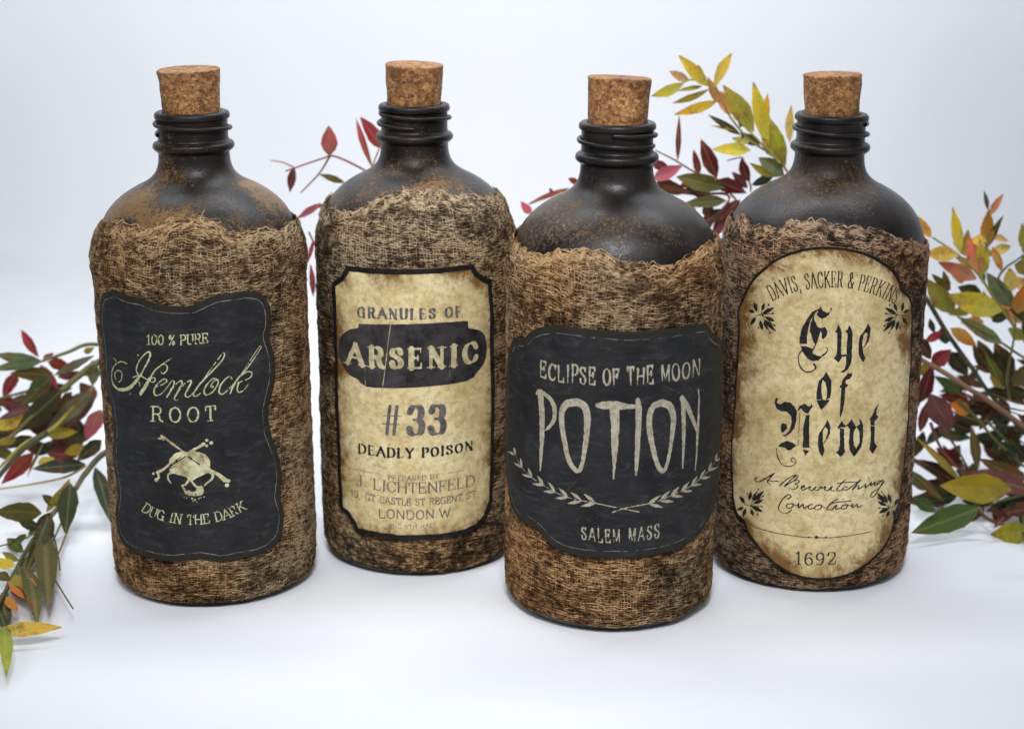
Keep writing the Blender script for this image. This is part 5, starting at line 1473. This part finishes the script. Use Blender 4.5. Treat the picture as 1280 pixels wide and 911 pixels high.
# -- right: dark lower branch
pb = empty('mixed_leaf_branch', at(1240, 640, .04)); pb.location.z = 0
tag(pb, 'lower right branch of green, mauve and red leaves resting on the cloth', 'foliage')
stem(pb, [(1130, 340, .052), (1155, 369, .05), (1185, 418, .046), (1218, 464, .042), (1232, 485, .04), (1270, 530, .04), (1330, 590, .04)], 3.4, (.018, .028, .014), taper=.8)
stem(pb, [(1120, 430, .04), (1149, 448, .038), (1181, 466, .036), (1213, 487, .034), (1229, 496, .034), (1280, 533, .034), (1330, 570, .034)], 3.4, (.26, .12, .075), taper=1.1)
stem(pb, [(1163, 528, .036), (1172, 552, .034), (1185, 572, .032), (1203, 588, .03), (1240, 600, .03)], 2.2, CRIM)
stem(pb, [(1183, 542, .036), (1197, 562, .034), (1211, 586, .03)], 1.8, BRN)
stem(pb, [(1330, 612, .03), (1280, 618, .028), (1232, 633, .022)], 2.4, GRN)
stem(pb, [(1226, 634, .02), (1230, 645, .018), (1252, 655, .016), (1290, 660, .016)], 3.0, DRED)
stem(pb, [(1198, 500, .034), (1222, 524, .034), (1250, 556, .034), (1300, 600, .034)], 2.6, OLV)
stem(pb, [(1232, 525, .036), (1255, 548, .036), (1272, 570, .036)], 2.2, GRN)
stem(pb, [(1120, 560, .05), (1180, 600, .04), (1225, 634, .03)], 3.2, DKB)
for L in [(1155, 428, 1179, 414, 10, RED, .044), (1163, 449, 1147, 418, 15, BRN, .046), (1165, 457, 1189, 437, 19, RED, .04), (1146, 462, 1166, 462, 16, YOL, .046), (1168, 470, 1203, 494, 15, GRN, .04), (1188, 440, 1210, 470, 26, DGRN, .055), (1213, 516, 1187, 504, 15, ORG, .036),
          (1162, 492, 1190, 538, 27, MAUVE, .034, 0, 0), (1152, 502, 1166, 456, 17, DRED, .042), (1150, 540, 1160, 500, 12, CRIM, .04), (1200, 600, 1144, 545, 9, YOL, .026, 0), (1222, 585, 1214, 531, 12, BGR, .028, 0), (1292, 614, 1200, 590, 25, MAUVE, .03, 0), (1284, 600, 1222, 573, 17, BGR, .034),
          (1264, 612, 1175, 607, 32, YOL, .018, 0, 0), (1226, 634, 1137, 667, 30, GRN, .008, -.012, 1), (1290, 664, 1238, 668, 25, YOL, .004), (1142, 622, 1170, 640, 14, GRN, .02), (1138, 587, 1182, 629, 12, BGR, .024), (1201, 607, 1147, 574, 20, DKB, .034), (1250, 552, 1272, 573, 13, DGRN, .036),
          (1240, 640, 1262, 650, 18, DKB, .018), (1262, 640, 1300, 634, 20, BRN, .02), (1185, 545, 1172, 520, 14, MAUVE, .036), (1148, 480, 1138, 520, 16, DRED, .044), (1170, 560, 1205, 585, 18, DRED, .04), (1200, 556, 1180, 590, 16, DKB, .042), (1160, 600, 1190, 622, 18, DKB, .036),
          (1196, 620, 1160, 628, 14, DGRN, .03), (1285, 575, 1262, 548, 14, DGRN, .04), (1240, 560, 1262, 580, 14, DOLV, .044), (1168, 416, 1162, 398, 8, DGRN, .05), (1182, 430, 1178, 405, 13, DGRN, .055)]:
    leaf(pb, *L)
for k in range(95):
    x = LR.uniform(1150, 1330); y = LR.uniform(455, 640); th = LR.uniform(0, 6.28)
    if y > 520 or x > 1190:
        leaf(pb, x, y, x + 42 * math.cos(th), y + 34 * math.sin(th), LR.uniform(9, 17), LR.choice([DKB, DGRN, DGRN, BRN, DRED, DOLV, DOLV]), LR.uniform(.045, .085))
for k in range(16):
    x = LR.uniform(1150, 1290); y = LR.uniform(440, 600); th = LR.uniform(.3, 1.1)
    stem(pb, [(x, y, .05), (x + 35 * math.cos(th), y + 30 * math.sin(th), .048), (x + 80 * math.cos(th), y + 52 * math.sin(th), .046)], 1.6, LR.choice([DGRN, DOLV, OLV, DRED]))
